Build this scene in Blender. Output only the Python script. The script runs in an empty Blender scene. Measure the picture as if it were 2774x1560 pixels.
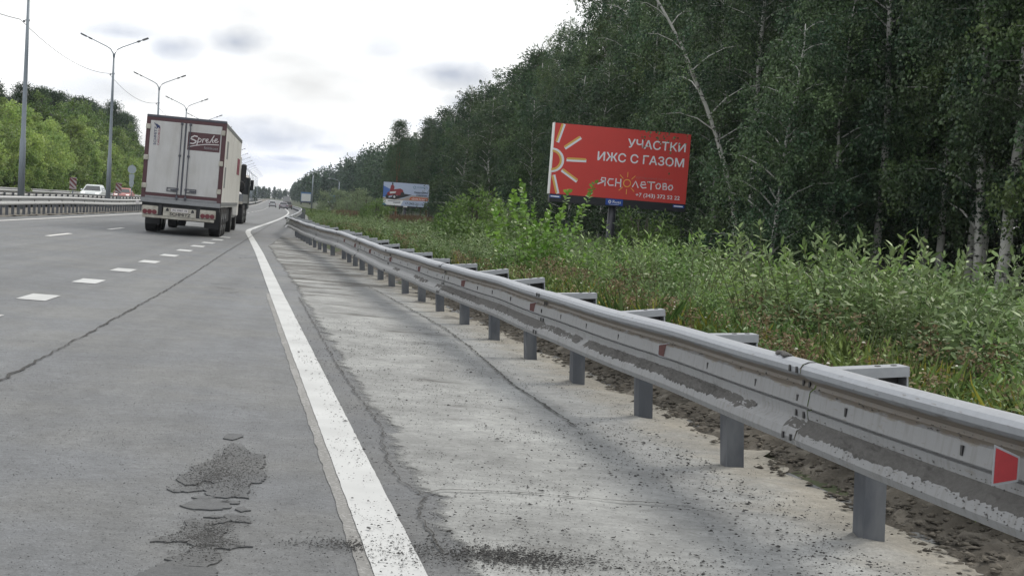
import bpy, math, random
import numpy as np
from math import sin, cos, pi, radians, atan2, sqrt
from mathutils import Matrix, Vector

sc = bpy.context.scene
COL = sc.collection
random.seed(7)

# ------------------------------------------------------------------ camera
PSI, PITCH, ROLL, CZ = radians(7.2), radians(2.88), 0.057, 1.48
cd = bpy.data.cameras.new("camera"); cd.sensor_width = 36; cd.lens = 50.31
cd.clip_start = 0.1; cd.clip_end = 6000
cam = bpy.data.objects.new("camera", cd); COL.objects.link(cam)
cam.matrix_world = (Matrix.Translation((0, 0, CZ)) @ Matrix.Rotation(-PSI, 4, 'Z')
                    @ Matrix.Rotation(pi / 2 - PITCH, 4, 'X') @ Matrix.Rotation(ROLL, 4, 'Z'))
sc.camera = cam

# ------------------------------------------------------------------ sky and sun
SUN_AZ, SUN_EL = radians(54), radians(48)          # azimuth measured from +Y (ahead) towards +X (right)
w = bpy.data.worlds.new("World"); sc.world = w; w.use_nodes = True
nt = w.node_tree; nt.nodes.clear()
def nd(tree, typ, **kw):
    n = tree.nodes.new(typ)
    for k, v in kw.items(): setattr(n, k, v)
    return n
def lk(tree, a, b): tree.links.new(a, b)
out = nd(nt, 'ShaderNodeOutputWorld')
sky = nd(nt, 'ShaderNodeTexSky', sky_type='NISHITA', sun_disc=False)
sky.sun_elevation = SUN_EL; sky.sun_rotation = SUN_AZ; sky.air_density = 1.0; sky.dust_density = 2.0
bgs = nd(nt, 'ShaderNodeBackground'); bgs.inputs[1].default_value = 0.08
lk(nt, sky.outputs[0], bgs.inputs[0])
tc = nd(nt, 'ShaderNodeTexCoord')
sep = nd(nt, 'ShaderNodeSeparateXYZ'); lk(nt, tc.outputs['Generated'], sep.inputs[0])
def m2(op, a, b=None, c=None):
    n = nd(nt, 'ShaderNodeMath', operation=op)
    for i, v in enumerate((a, b, c)):
        if v is None: continue
        if isinstance(v, (int, float)): n.inputs[i].default_value = v
        else: lk(nt, v, n.inputs[i])
    return n.outputs[0]
AZ = m2('ARCTAN2', sep.outputs[0], sep.outputs[1])
EL = m2('ARCSINE', sep.outputs[2])
nz = nd(nt, 'ShaderNodeTexNoise'); nz.inputs['Scale'].default_value = 17; nz.inputs['Detail'].default_value = 8; nz.inputs['Roughness'].default_value = .58
lk(nt, tc.outputs['Generated'], nz.inputs['Vector'])
nb = nd(nt, 'ShaderNodeTexNoise'); nb.inputs['Scale'].default_value = 5; nb.inputs['Detail'].default_value = 6
mpw = nd(nt, 'ShaderNodeMapping'); mpw.inputs['Scale'].default_value = (1, 1, 3.2)
lk(nt, tc.outputs['Generated'], mpw.inputs[0]); lk(nt, mpw.outputs[0], nb.inputs['Vector'])
mask = None
# grey undersides of clouds: azimuth, elevation, half width, half height (degrees), strength
for az, el, ra, re, s in [(-8.6, 6.1, 2.5, .55, .9), (-6.6, 5.75, 1.5, .65, .9), (-4.2, 6.1, 1.2, .65, 1.0), (4.2, 5.45, 1.8, .6, 1.0), (-1.9, 2.5, 3.2, .85, 1.0), (.9, 2.0, 2.2, .5, .7), (-3.2, 3.0, 1.5, .4, .7), (3.0, 3.4, 2.2, .4, .5),
                           (-.6, 2.3, 1.6, .42, 1.0), (-1.8, 1.72, 2.0, .28, 1.0), (-2.6, 1.5, 4.2, .55, .85), (-9.5, 4.0, 2.4, .6, .45), (1.8, 6.3, 1.6, .5, .4), (4.9, 4.3, .9, .45, .7), (25, 9, 8, 3, .8), (-30, 9, 9, 2, .9), (10, 22, 14, 5, .6)]:
    a = radians(az + 0.0); e = radians(el)
    dx = m2('DIVIDE', m2('SUBTRACT', AZ, a), radians(ra)); dy = m2('DIVIDE', m2('SUBTRACT', EL, e), radians(re))
    d = m2('SQRT', m2('ADD', m2('MULTIPLY', dx, dx), m2('MULTIPLY', dy, dy)))
    d = m2('ADD', d, m2('MULTIPLY', m2('SUBTRACT', nz.outputs[0], .5), 2.2))
    v = m2('MULTIPLY', m2('SUBTRACT', 1.0, m2('MINIMUM', m2('MAXIMUM', m2('DIVIDE', m2('SUBTRACT', d, .15), 1.15), 0.0), 1.0)), s)
    mask = v if mask is None else m2('MAXIMUM', mask, v)
crp = nd(nt, 'ShaderNodeMix', data_type='RGBA')
crp.inputs[6].default_value = (1.385, 1.39, 1.385, 1); crp.inputs[7].default_value = (.70, .755, .88, 1)
lk(nt, mask, crp.inputs[0])
thin = nd(nt, 'ShaderNodeMix', data_type='RGBA')      # thin veils: a little brighter and duller cloud in turn
thin.blend_type = 'MULTIPLY'; thin.inputs[0].default_value = 1
rmp = nd(nt, 'ShaderNodeMapRange'); rmp.inputs[1].default_value = .35; rmp.inputs[2].default_value = .7
rmp.inputs[3].default_value = .68; rmp.inputs[4].default_value = 1.2
lk(nt, nb.outputs[0], rmp.inputs[0]); lk(nt, crp.outputs[2], thin.inputs[6]); lk(nt, rmp.outputs[0], thin.inputs[7])
bgc = nd(nt, 'ShaderNodeBackground'); bgc.inputs[1].default_value = 1.0
lk(nt, thin.outputs[2], bgc.inputs[0])
mxs = nd(nt, 'ShaderNodeMixShader'); mxs.inputs[0].default_value = .88
lk(nt, bgs.outputs[0], mxs.inputs[1]); lk(nt, bgc.outputs[0], mxs.inputs[2]); lk(nt, mxs.outputs[0], out.inputs[0])

sl = bpy.data.lights.new("sun", 'SUN'); sl.energy = 1.9; sl.angle = radians(18); sl.color = (1, .93, .82)
so = bpy.data.objects.new("sun", sl); COL.objects.link(so)
sdir = Vector((sin(SUN_AZ) * cos(SUN_EL), cos(SUN_AZ) * cos(SUN_EL), sin(SUN_EL)))
so.rotation_euler = sdir.to_track_quat('Z', 'Y').to_euler()

vs = sc.view_settings; vs.view_transform = 'Standard'; vs.look = 'None'; vs.exposure = 0; vs.gamma = 1
sc.render.engine = 'CYCLES'
cy = sc.cycles
cy.max_bounces = 5; cy.diffuse_bounces = 3; cy.glossy_bounces = 2; cy.transmission_bounces = 3
cy.transparent_max_bounces = 6; cy.volume_bounces = 0; cy.use_denoising = True
cy.caustics_reflective = False; cy.caustics_refractive = False
cy.volume_step_rate = 10; cy.sample_clamp_indirect = 6

# ------------------------------------------------------------------ helpers
def tag(o, label=None, cat=None, group=None, kind=None):
    if label: o['label'] = label
    if cat: o['category'] = cat
    if group: o['group'] = group
    if kind: o['kind'] = kind
    return o
def empty(name, loc, rz=0, label=None, cat=None, group=None):
    o = bpy.data.objects.new(name, None); COL.objects.link(o)
    o.location = loc; o.rotation_euler = (0, 0, rz); o.empty_display_size = .3
    return tag(o, label, cat, group)
def link(name, me, parent=None):
    o = bpy.data.objects.new(name, me); COL.objects.link(o)
    if parent: o.parent = parent
    return o
def np_mesh(name, V, F, mats, smooth=False, mi=None):
    """V (n,3), F (m,k): one mesh of m faces with k corners each."""
    V = np.asarray(V, dtype=np.float32); F = np.asarray(F, dtype=np.int32)
    me = bpy.data.meshes.new(name)
    m, k = F.shape
    me.vertices.add(len(V)); me.vertices.foreach_set('co', V.ravel())
    me.loops.add(m * k); me.loops.foreach_set('vertex_index', F.ravel())
    me.polygons.add(m); me.polygons.foreach_set('loop_start', np.arange(0, m * k, k, dtype=np.int32))
    if mi is not None: me.polygons.foreach_set('material_index', np.asarray(mi, dtype=np.int32))
    if smooth: me.polygons.foreach_set('use_smooth', np.ones(m, dtype=bool))
    for x in (mats if isinstance(mats, (list, tuple)) else [mats]): me.materials.append(x)
    me.update(calc_edges=True)
    return me
class MB:
    def __init__(s): s.v = []; s.f = []; s.m = []; s.M = Matrix.Identity(4)
    def add(s, vs, fs, m=0):
        b = len(s.v); s.v += [tuple(s.M @ Vector(p)) for p in vs]
        s.f += [tuple(i + b for i in f) for f in fs]; s.m += [m] * len(fs)
    def box(s, x0, x1, y0, y1, z0, z1, m=0, c=0.0):
        if c <= 0:
            vs = [(x, y, z) for z in (z0, z1) for y in (y0, y1) for x in (x0, x1)]
            s.add(vs, [(0, 2, 3, 1), (4, 5, 7, 6), (0, 1, 5, 4), (2, 6, 7, 3), (0, 4, 6, 2), (1, 3, 7, 5)], m); return
        # chamfered box: three stacked rings with cut corners
        def ring(i, z):
            a = c
            return [(x0 + i + a, y0 + i, z), (x1 - i - a, y0 + i, z), (x1 - i, y0 + i + a, z), (x1 - i, y1 - i - a, z),
                    (x1 - i - a, y1 - i, z), (x0 + i + a, y1 - i, z), (x0 + i, y1 - i - a, z), (x0 + i, y0 + i + a, z)]
        R = [ring(c * .7, z0), ring(0, z0 + c), ring(0, z1 - c), ring(c * .7, z1)]
        s.loft(R, m)
    def loft(s, rings, m=0, cap=True, close=True):
        n = len(rings[0]); vs = [p for r in rings for p in r]; fs = []
        for i in range(len(rings) - 1):
            for j in range(n if close else n - 1):
                k = (j + 1) % n
                fs.append((i * n + j, i * n + k, (i + 1) * n + k, (i + 1) * n + j))
        if cap and close:
            fs.append(tuple(range(n))[::-1]); fs.append(tuple((len(rings) - 1) * n + j for j in range(n)))
        s.add(vs, fs, m)
    def tube(s, pts, rad, n=8, m=0, cap=True):
        pts = [Vector(p) for p in pts]
        if isinstance(rad, (int, float)): rad = [rad] * len(pts)
        rings = []
        for i, p in enumerate(pts):
            t = (pts[min(i + 1, len(pts) - 1)] - pts[max(i - 1, 0)]).normalized()
            a = Vector((0, 0, 1)) if abs(t.z) < .9 else Vector((1, 0, 0))
            u = t.cross(a).normalized(); v = t.cross(u)
            rings.append([tuple(p + (u * cos(2 * pi * k / n) + v * sin(2 * pi * k / n)) * rad[i]) for k in range(n)])
        s.loft(rings, m, cap)
    def disc(s, c, r, axis='Y', h=.02, n=20, m=0, r2=None):
        c = Vector(c); r2 = r if r2 is None else r2
        def pt(a, rr, d):
            if axis == 'Y': return (c.x + cos(a) * rr, c.y + d, c.z + sin(a) * rr)
            if axis == 'X': return (c.x + d, c.y + cos(a) * rr, c.z + sin(a) * rr)
            return (c.x + cos(a) * rr, c.y + sin(a) * rr, c.z + d)
        s.loft([[pt(2 * pi * k / n, r, -h / 2) for k in range(n)], [pt(2 * pi * k / n, r2, h / 2) for k in range(n)]], m)
    def prism(s, poly, fn0, fn1, m=0):
        s.loft([[fn0(*p) for p in poly], [fn1(*p) for p in poly]], m)
    def poly(s, pts, m=0): s.add(pts, [tuple(range(len(pts)))], m)
    def ribbon(s, pts, wd, f, m=0):
        """flat stroke in 2-D (x, z) mapped to 3-D by f."""
        P = [Vector(p) for p in pts]; L = []; R = []
        for i, p in enumerate(P):
            t = (P[min(i + 1, len(P) - 1)] - P[max(i - 1, 0)]).normalized(); nn = Vector((-t.y, t.x))
            ww = wd[i] if isinstance(wd, (list, tuple)) else wd
            q = p - t * ww * .4 if i == 0 else (p + t * ww * .4 if i == len(P) - 1 else p)
            L.append(f(*(q + nn * ww / 2))); R.append(f(*(q - nn * ww / 2)))
        vs = [x for ab in zip(L, R) for x in ab]
        s.add(vs, [(2 * i, 2 * i + 1, 2 * i + 3, 2 * i + 2) for i in range(len(P) - 1)], m)
    def text(s, body, f, x0, z0, h, width=None, bold=.0, shear=0, m=0, align='L'):
        vs, fs, wd, hh = glyphs(body, 0, shear)
        sx = (width / wd) if width else h / hh
        sz = h / hh
        o = x0 if align == 'L' else x0 - wd * sx
        a = Vector(f(0, 0)); nn = (Vector(f(1, 0)) - a).cross(Vector(f(0, 1)) - a).normalized()
        k = bold * 1.1 * h
        for i, (dx, dz) in enumerate(((0, 0), (k, 0), (-k, 0), (0, k), (0, -k)) if bold else ((0, 0),)):      # a heavier face: copies side by side, each a hair prouder
            s.add([tuple(Vector(f(o + x * sx + dx, z0 + y * sz + dz)) + nn * .0006 * i) for x, y in vs], fs, m)
    def build(s, name, mats, parent=None, smooth=False):
        me = bpy.data.meshes.new(name); me.from_pydata(s.v, [], s.f)
        for x in (mats if isinstance(mats, (list, tuple)) else [mats]): me.materials.append(x)
        me.polygons.foreach_set('material_index', s.m)
        if smooth: me.polygons.foreach_set('use_smooth', [True] * len(s.f))
        me.update(); return link(name, me, parent)
_gl = {}
def glyphs(body, bold, shear):
    k = (body, bold, shear)
    if k not in _gl:
        cu = bpy.data.curves.new('lettering', 'FONT'); cu.body = body; cu.size = 1; cu.offset = bold; cu.shear = shear; cu.resolution_u = 3
        o = bpy.data.objects.new('lettering', cu); COL.objects.link(o)
        ev = o.evaluated_get(bpy.context.evaluated_depsgraph_get()); me = ev.to_mesh()
        vs = [(v.co.x, v.co.y) for v in me.vertices]; fs = [tuple(p.vertices) for p in me.polygons]
        ev.to_mesh_clear(); bpy.data.objects.remove(o); bpy.data.curves.remove(cu)
        xa = min(v[0] for v in vs); _gl[k] = ([(x - xa, y) for x, y in vs], fs, max(v[0] for v in vs) - xa, .73)
    return _gl[k]
def rotz(M, a): return M @ Matrix.Rotation(a, 4, 'Z')

# ------------------------------------------------------------------ materials
def mat(name, base, rough=.6, metal=0.0, spec=.5, var=0.0, vscale=4.0, bump=0.0, bscale=60.0, col2=None, lo=.4, hi=.62,
        stretch=(1, 1, 1), detail=5, emit=None, island=0.0, objvar=0.0, transl=0.0, coat=0.0):
    m = bpy.data.materials.new(name); m.use_nodes = True; t = m.node_tree
    b = t.nodes['Principled BSDF']
    b.inputs['Roughness'].default_value = rough; b.inputs['Metallic'].default_value = metal
    b.inputs['Specular IOR Level'].default_value = spec; b.inputs['Coat Weight'].default_value = coat
    b.inputs['Base Color'].default_value = (*base, 1)
    tcn = nd(t, 'ShaderNodeTexCoord'); mp = nd(t, 'ShaderNodeMapping'); mp.inputs['Scale'].default_value = stretch
    lk(t, tcn.outputs['Object'], mp.inputs[0])
    cur = None
    def rgb(c):
        r = nd(t, 'ShaderNodeRGB'); r.outputs[0].default_value = (*c, 1); return r.outputs[0]
    if col2 is not None:
        n = nd(t, 'ShaderNodeTexNoise'); n.inputs['Scale'].default_value = vscale; n.inputs['Detail'].default_value = detail
        lk(t, mp.outputs[0], n.inputs['Vector'])
        r = nd(t, 'ShaderNodeMapRange'); r.inputs[1].default_value = lo; r.inputs[2].default_value = hi
        lk(t, n.outputs[0], r.inputs[0])
        x = nd(t, 'ShaderNodeMix', data_type='RGBA'); x.inputs[6].default_value = (*base, 1); x.inputs[7].default_value = (*col2, 1)
        lk(t, r.outputs[0], x.inputs[0]); cur = x.outputs[2]
    fac = None
    def addf(sock, lo_, hi_):
        nonlocal fac
        r = nd(t, 'ShaderNodeMapRange'); r.inputs[3].default_value = lo_; r.inputs[4].default_value = hi_; lk(t, sock, r.inputs[0])
        if fac is None: fac = r.outputs[0]
        else:
            q = nd(t, 'ShaderNodeMath', operation='MULTIPLY'); lk(t, fac, q.inputs[0]); lk(t, r.outputs[0], q.inputs[1]); fac = q.outputs[0]
    if var:
        n = nd(t, 'ShaderNodeTexNoise'); n.inputs['Scale'].default_value = vscale * 2.3; n.inputs['Detail'].default_value = 6
        n.inputs['Roughness'].default_value = .65; lk(t, mp.outputs[0], n.inputs['Vector']); addf(n.outputs[0], 1 - var * 2, 1 + var * 2)
    if island:
        g = nd(t, 'ShaderNodeNewGeometry'); addf(g.outputs['Random Per Island'], 1 - island, 1 + island)
    if objvar:
        g = nd(t, 'ShaderNodeObjectInfo'); addf(g.outputs['Random'], 1 - objvar, 1 + objvar)
    if fac is not None:
        x = nd(t, 'ShaderNodeMix', data_type='RGBA'); x.blend_type = 'MULTIPLY'; x.inputs[0].default_value = 1
        lk(t, cur if cur is not None else rgb(base), x.inputs[6]); lk(t, fac, x.inputs[7]); cur = x.outputs[2]
    if cur is not None: lk(t, cur, b.inputs['Base Color'])
    if bump:
        n = nd(t, 'ShaderNodeTexNoise'); n.inputs['Scale'].default_value = bscale; n.inputs['Detail'].default_value = 6
        n.inputs['Roughness'].default_value = .7
        lk(t, tcn.outputs['Object'], n.inputs['Vector'])
        bp = nd(t, 'ShaderNodeBump'); bp.inputs['Strength'].default_value = bump; bp.inputs['Distance'].default_value = .01
        lk(t, n.outputs[0], bp.inputs['Height']); lk(t, bp.outputs[0], b.inputs['Normal'])
    if emit: b.inputs['Emission Color'].default_value = (*emit[0], 1); b.inputs['Emission Strength'].default_value = emit[1]
    if transl:
        tr = nd(t, 'ShaderNodeBsdfTranslucent'); mx = nd(t, 'ShaderNodeMixShader'); mx.inputs[0].default_value = transl
        if cur is not None: lk(t, cur, tr.inputs[0])
        else: tr.inputs[0].default_value = (*base, 1)
        o = t.nodes['Material Output']; lk(t, b.outputs[0], mx.inputs[1]); lk(t, tr.outputs[0], mx.inputs[2]); lk(t, mx.outputs[0], o.inputs[0])
    return m
def leafmat(name, c1, c2, vscale=.45, island=.35, objvar=.18, transl=.25, rough=.45, spec=.35):
    return mat(name, c1, rough, spec=spec, col2=c2, vscale=vscale, lo=.38, hi=.62, island=island, objvar=objvar, transl=transl, detail=2)

M = {}
M['paint'] = mat('white_road_paint', (.60, .61, .60), .7, col2=(.42, .42, .41), vscale=3, lo=.5, hi=.75, var=.05, bump=.25, bscale=90)
M['paint_clean'] = mat('lane_paint', (.60, .60, .59), .7, var=.05, vscale=6)
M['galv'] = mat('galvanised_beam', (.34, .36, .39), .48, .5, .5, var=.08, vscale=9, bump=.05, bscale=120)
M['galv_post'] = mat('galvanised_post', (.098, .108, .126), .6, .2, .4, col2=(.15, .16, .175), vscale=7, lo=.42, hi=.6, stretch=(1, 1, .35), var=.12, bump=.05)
M['mud'] = mat('dried_mud', (.105, .103, .100), .95, var=.2, vscale=14, bump=.8, bscale=80)
M['red'] = mat('red_reflector', (.33, .022, .03), .4, var=.15, vscale=20)
M['redold'] = mat('dirty_red_reflector', (.095, .036, .034), .5, var=.2, vscale=30)
M['steelblack'] = mat('dark_plate', (.03, .03, .032), .5)
M['lampgrey'] = mat('zinc_lamp_pole', (.20, .235, .27), .5, .3, var=.06, vscale=3)
M['lampdark'] = mat('lamp_head_grey', (.10, .11, .12), .5)
M['rubber'] = mat('tyre_rubber', (.022, .022, .024), .8, var=.15)
M['darkmetal'] = mat('chassis_black', (.022, .023, .027), .6, var=.1)
M['glass'] = mat('vehicle_glass', (.02, .025, .03), .08, spec=.7)
M['cable'] = mat('cable_black', (.05, .05, .05), .6)

# ------------------------------------------------------------------ the course of the road
def cv(Y):
    """lateral shift of the road's own axis: straight, then a slight left bend"""
    if Y < 40: return 0.0
    if Y < 240: return -(Y - 40) ** 2 / 10000.0
    return -4.0 - (Y - 240) * .04
RY = [-20, 0, 3, 6.75, 8.9, 11, 12.9, 14.9, 16.8, 18.7, 20.4, 22.5, 24.1, 25.8, 30, 33.6, 39.4, 42, 48.8, 60.3, 65, 114, 2000]
RU = [4.3, 3.15, 2.95, 2.71, 2.58, 2.44, 2.27, 2.12, 1.97, 1.81, 1.65, 1.5, 1.37, 1.23, .92, .66, .3, -.12, -.72, -1.5, -1.62, -1.9, -1.9]
def ru(Y): return float(np.interp(Y, RY, RU))        # lateral position of the guardrail posts
def rise(Y):
    return 0.0 if Y < 300 else ((Y - 300) ** 2 * .00001 if Y < 500 else .4 + (Y - 500) * .004)
def hn(x, y):
    return sin(x * 1.7 + 2.1 * sin(y * .9)) * .5 + sin(y * 2.3 + x * .7) * .3 + sin(x * 4.1 - y * 3.3) * .2
def zr(u, Y):
    """height of the paved surface: crossfall towards the right-hand shoulder"""
    return (-.03 * (u - 1.5) if u > -12.5 else .42) + rise(Y)
def zt(u, Y):
    """height of the open ground"""
    d = u - ru(Y)
    if u < -32: return rise(Y) + .25 + min(1.5, (-32 - u) * .03) + hn(u * .3, Y * .2) * .15
    if d < .35: return zr(u, Y) - .2
    z0 = zr(ru(Y) + .35, Y)
    if d < 1.1: return z0 + (.02 + .05 * hn(u * 2, Y * 1.3)) * min(1, (d - .35) * 4)
    if d < 4: return z0 - (d - 1.1) / 2.9 * .38 + .05 * hn(u * 2, Y * 1.3)
    return z0 - .38 + .10 * hn(u * .5, Y * .35) + max(0, u - 30) * .02
def P(u, Y, z=0.0): return (u + cv(Y), Y, z)

# ---- big ground sheet
us = sorted(set(list(np.arange(-260, -32, 12)) + list(np.arange(-33, 6, 1.5)) + list(np.arange(3, 24, .75)) + list(np.arange(24, 300, 10))))
ys = list(np.arange(-12, 70, 1.0)) + list(np.arange(70, 200, 3)) + list(np.arange(200, 800, 15)) + list(np.arange(800, 2600, 100))
def sheet(name, us, ys, zf, mats, smooth=True):
    V = [P(u, y, zf(u, y)) for y in ys for u in us]; n = len(us)
    F = [(i * n + j, i * n + j + 1, (i + 1) * n + j + 1, (i + 1) * n + j) for i in range(len(ys) - 1) for j in range(n - 1)]
    return np_mesh(name, V, F, mats, smooth)
M['soil'] = mat('grassy_soil', (.035, .052, .020), .95, col2=(.065, .075, .035), vscale=.8, lo=.4, hi=.65, var=.2, bump=.6, bscale=20)
tag(link('ground', sheet('ground', us, ys, zt, M['soil'])), kind='structure')

# ---- carriageways
def asphalt(name='worn_asphalt', tone=1.0):
    m = bpy.data.materials.new(name); m.use_nodes = True; t = m.node_tree; b = t.nodes['Principled BSDF']
    b.inputs['Roughness'].default_value = .66; b.inputs['Specular IOR Level'].default_value = .5
    tcn = nd(t, 'ShaderNodeTexCoord')
    def noise(scale, st=(1, 1, 1), det=4, ro=.6):
        mp = nd(t, 'ShaderNodeMapping'); mp.inputs['Scale'].default_value = st; lk(t, tcn.outputs['Object'], mp.inputs[0])
        n = nd(t, 'ShaderNodeTexNoise'); n.inputs['Scale'].default_value = scale; n.inputs['Detail'].default_value = det
        n.inputs['Roughness'].default_value = ro; lk(t, mp.outputs[0], n.inputs['Vector']); return n.outputs[0]
    def rng(s, a, bb, c, d):
        r = nd(t, 'ShaderNodeMapRange'); 
        for i, v in enumerate((a, bb, c, d)): r.inputs[i + 1].default_value = v
        lk(t, s, r.inputs[0]); return r.outputs[0]
    def mul(a, c):
        q = nd(t, 'ShaderNodeMath', operation='MULTIPLY'); lk(t, a, q.inputs[0]); lk(t, c, q.inputs[1]); return q.outputs[0]
    f = rng(noise(1.0, (.9, .012, 1), 3), .35, .65, .80, 1.14)                 # bands along the lanes
    f = mul(f, rng(noise(.35), .3, .7, .9, 1.1))                                # blotches
    f = mul(f, rng(noise(3.2, (1.3, .8, 1), 6, .7), .3, .7, .84, 1.14))         # smaller wear
    f = mul(f, rng(noise(75, (1, 1, 1), 3, .8), .3, .7, .70, 1.30))
    f = mul(f, rng(noise(24, (.7, 1, 1), 4, .8), .3, .7, .80, 1.22)); f = mul(f, rng(noise(9, (.6, 1.2, 1), 5, .75), .3, .7, .88, 1.12))
    v2 = nd(t, 'ShaderNodeTexVoronoi'); v2.inputs['Scale'].default_value = 7; lk(t, tcn.outputs['Object'], v2.inputs['Vector']); f = mul(f, rng(v2.outputs['Distance'], .03, .07, .35, 1.0))             # aggregate
    vo = nd(t, 'ShaderNodeTexVoronoi'); vo.inputs['Scale'].default_value = 34; lk(t, tcn.outputs['Object'], vo.inputs['Vector'])
    f = mul(f, rng(vo.outputs['Distance'], .04, .16, .72, 1.0))                 # tar pits
    mx = nd(t, 'ShaderNodeMix', data_type='RGBA'); mx.blend_type = 'MULTIPLY'; mx.inputs[0].default_value = 1
    c2 = nd(t, 'ShaderNodeMix', data_type='RGBA'); c2.inputs[6].default_value = (.119 * tone, .127 * tone, .137 * tone, 1); c2.inputs[7].default_value = (.131 * tone, .136 * tone, .138 * tone, 1)
    lk(t, rng(noise(.6), .4, .6, 0, 1), c2.inputs[0]); lk(t, c2.outputs[2], mx.inputs[6]); lk(t, f, mx.inputs[7]); lk(t, mx.outputs[2], b.inputs['Base Color'])
    bp = nd(t, 'ShaderNodeBump'); bp.inputs['Strength'].default_value = .45; bp.inputs['Distance'].default_value = .012
    lk(t, noise(45, det=6, ro=.8), bp.inputs['Height']); lk(t, bp.outputs[0], b.inputs['Normal'])
    return m
M['asphalt'] = asphalt()
ysr = list(np.arange(-12, 80, 1.0)) + list(np.arange(80, 300, 4)) + list(np.arange(300, 800, 10)) + list(np.arange(800, 1160, 50))
V = []; F = []
NU = 14
for y in ysr:
    a, b_ = -12.2, ru(y) + .42
    for k in range(NU): 
        u = a + (b_ - a) * k / (NU - 1); V.append(P(u, y, zr(u, y)))
for i in range(len(ysr) - 1):
    for j in range(NU - 1): F.append((i * NU + j, i * NU + j + 1, (i + 1) * NU + j + 1, (i + 1) * NU + j))
tag(link('road', np_mesh('road', V, F, M['asphalt'], True)), kind='structure')
tag(link('opposite_road', sheet('opposite_road', list(np.linspace(-31, -16.6, 8)), ysr, lambda u, y: .66 + rise(y), M['asphalt'])), kind='structure')
M['verge'] = mat('median_dirt', (.17, .155, .135), .95, col2=(.09, .085, .07), vscale=2.2, var=.2, bump=.8, bscale=40)
yv = list(np.arange(20, 140, .5)) + list(np.arange(140, 400, 3)) + list(np.arange(400, 1400, 40))
tag(link('median_verge', sheet('median_verge', list(np.linspace(-16.65, -11.75, 12)), yv,
    lambda u, y: .415 + rise(y) + max(0, .10 - abs(u + 14.2) * .04) + (.03 * hn(u * 3, y * 2) if y < 140 else 0), M['verge'])), kind='structure')

# ---- markings
def strip(name, segs, wd, dz, m, step=.5, jag=0.0, seed=1):
    """painted strip along (u, Y) polyline(s); wd measured across the road"""
    rg = np.random.RandomState(seed); V = []; F = []
    for pts in segs:
        Y = [p[1] for p in pts]; U = [p[0] for p in pts]
        ya, yb = Y[0], Y[-1]; y = ya; row = 0
        while True:
            u = float(np.interp(y, Y, U)); j1, j2 = (rg.rand(2) - .5) * jag
            for uu in (u - wd / 2 + j1, u + wd / 2 + j2): V.append(P(uu, y, zr(uu, y) + dz))
            if row: n = len(V); F.append((n - 4, n - 3, n - 1, n - 2))
            row += 1
            if y >= yb: break
            y = min(yb, y + max(step, y * .012))
    return tag(link(name, np_mesh(name, V, F, m)), kind='structure')
# the worn edge paint: bare asphalt shows through small irregular holes
def wornpaint(name, cover, base=(.50, .515, .52)):
    m = bpy.data.materials.new(name); m.use_nodes = True; t = m.node_tree; b = t.nodes['Principled BSDF']
    b.inputs['Roughness'].default_value = .75
    tcn = nd(t, 'ShaderNodeTexCoord')
    n1 = nd(t, 'ShaderNodeTexNoise'); n1.inputs['Scale'].default_value = 42; n1.inputs['Detail'].default_value = 5; n1.inputs['Roughness'].default_value = .75
    n2 = nd(t, 'ShaderNodeTexNoise'); n2.inputs['Scale'].default_value = 1.6; n2.inputs['Detail'].default_value = 4
    for n in (n1, n2): lk(t, tcn.outputs['Object'], n.inputs['Vector'])
    a = nd(t, 'ShaderNodeMath', operation='MULTIPLY_ADD'); a.inputs[1].default_value = .55; lk(t, n2.outputs[0], a.inputs[0]); lk(t, n1.outputs[0], a.inputs[2])
    r = nd(t, 'ShaderNodeMapRange'); r.inputs[1].default_value = cover; r.inputs[2].default_value = cover + .07; lk(t, a.outputs[0], r.inputs[0])
    x = nd(t, 'ShaderNodeMix', data_type='RGBA'); x.inputs[6].default_value = (*base, 1); x.inputs[7].default_value = (.19, .19, .185, 1)
    lk(t, r.outputs[0], x.inputs[0])
    q = nd(t, 'ShaderNodeMix', data_type='RGBA'); q.blend_type = 'MULTIPLY'; q.inputs[0].default_value = 1
    r2 = nd(t, 'ShaderNodeMapRange'); r2.inputs[1].default_value = .3; r2.inputs[2].default_value = .7; r2.inputs[3].default_value = .84; r2.inputs[4].default_value = 1.06
    lk(t, n2.outputs[0], r2.inputs[0]); lk(t, x.outputs[2], q.inputs[6]); lk(t, r2.outputs[0], q.inputs[7]); lk(t, q.outputs[2], b.inputs['Base Color'])
    bp = nd(t, 'ShaderNodeBump'); bp.inputs['Strength'].default_value = .3; bp.inputs['Distance'].default_value = .008
    lk(t, n1.outputs[0], bp.inputs['Height']); lk(t, bp.outputs[0], b.inputs['Normal'])
    return m
EL_ = [(.72, 0), (.33, 5.6), (-.15, 12.5), (-.83, 22.3), (-1.9, 38), (-3.45, 59.6), (-3.62, 62.5), (-3.75, 66), (-3.8, 75), (-3.8, 115), (-3.8, 900)]
M['edgepaint'] = wornpaint('worn_edge_line_paint', .93); M['ghostpaint'] = wornpaint('faded_old_paint', .70, (.30, .30, .295))
strip('edge_line_old', [[(u - .135, y) for u, y in EL_[:4]]], .065, .004, M['ghostpaint'], .12, .014, 5)
strip('edge_line', [EL_], .215, .008, M['edgepaint'], .12, .004)
strip('median_edge_line', [[(-10.75, 20), (-10.85, 60), (-11.1, 100), (-11.3, 900)]], .17, .006, M['paint_clean'])
DY = [14.4, 17.6, 21.35, 25.0, 28.7, 32.3, 35.8, 39.5, 43.0, 46.7, 50.3]
strip('lane_dash', [[(-3.55 - .006 * (y - 18), y), (-3.55 - .006 * (y - 18), y + 1.0)] for y in DY], .34, .006, M['edgepaint'], .2, .01, 3)
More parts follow.
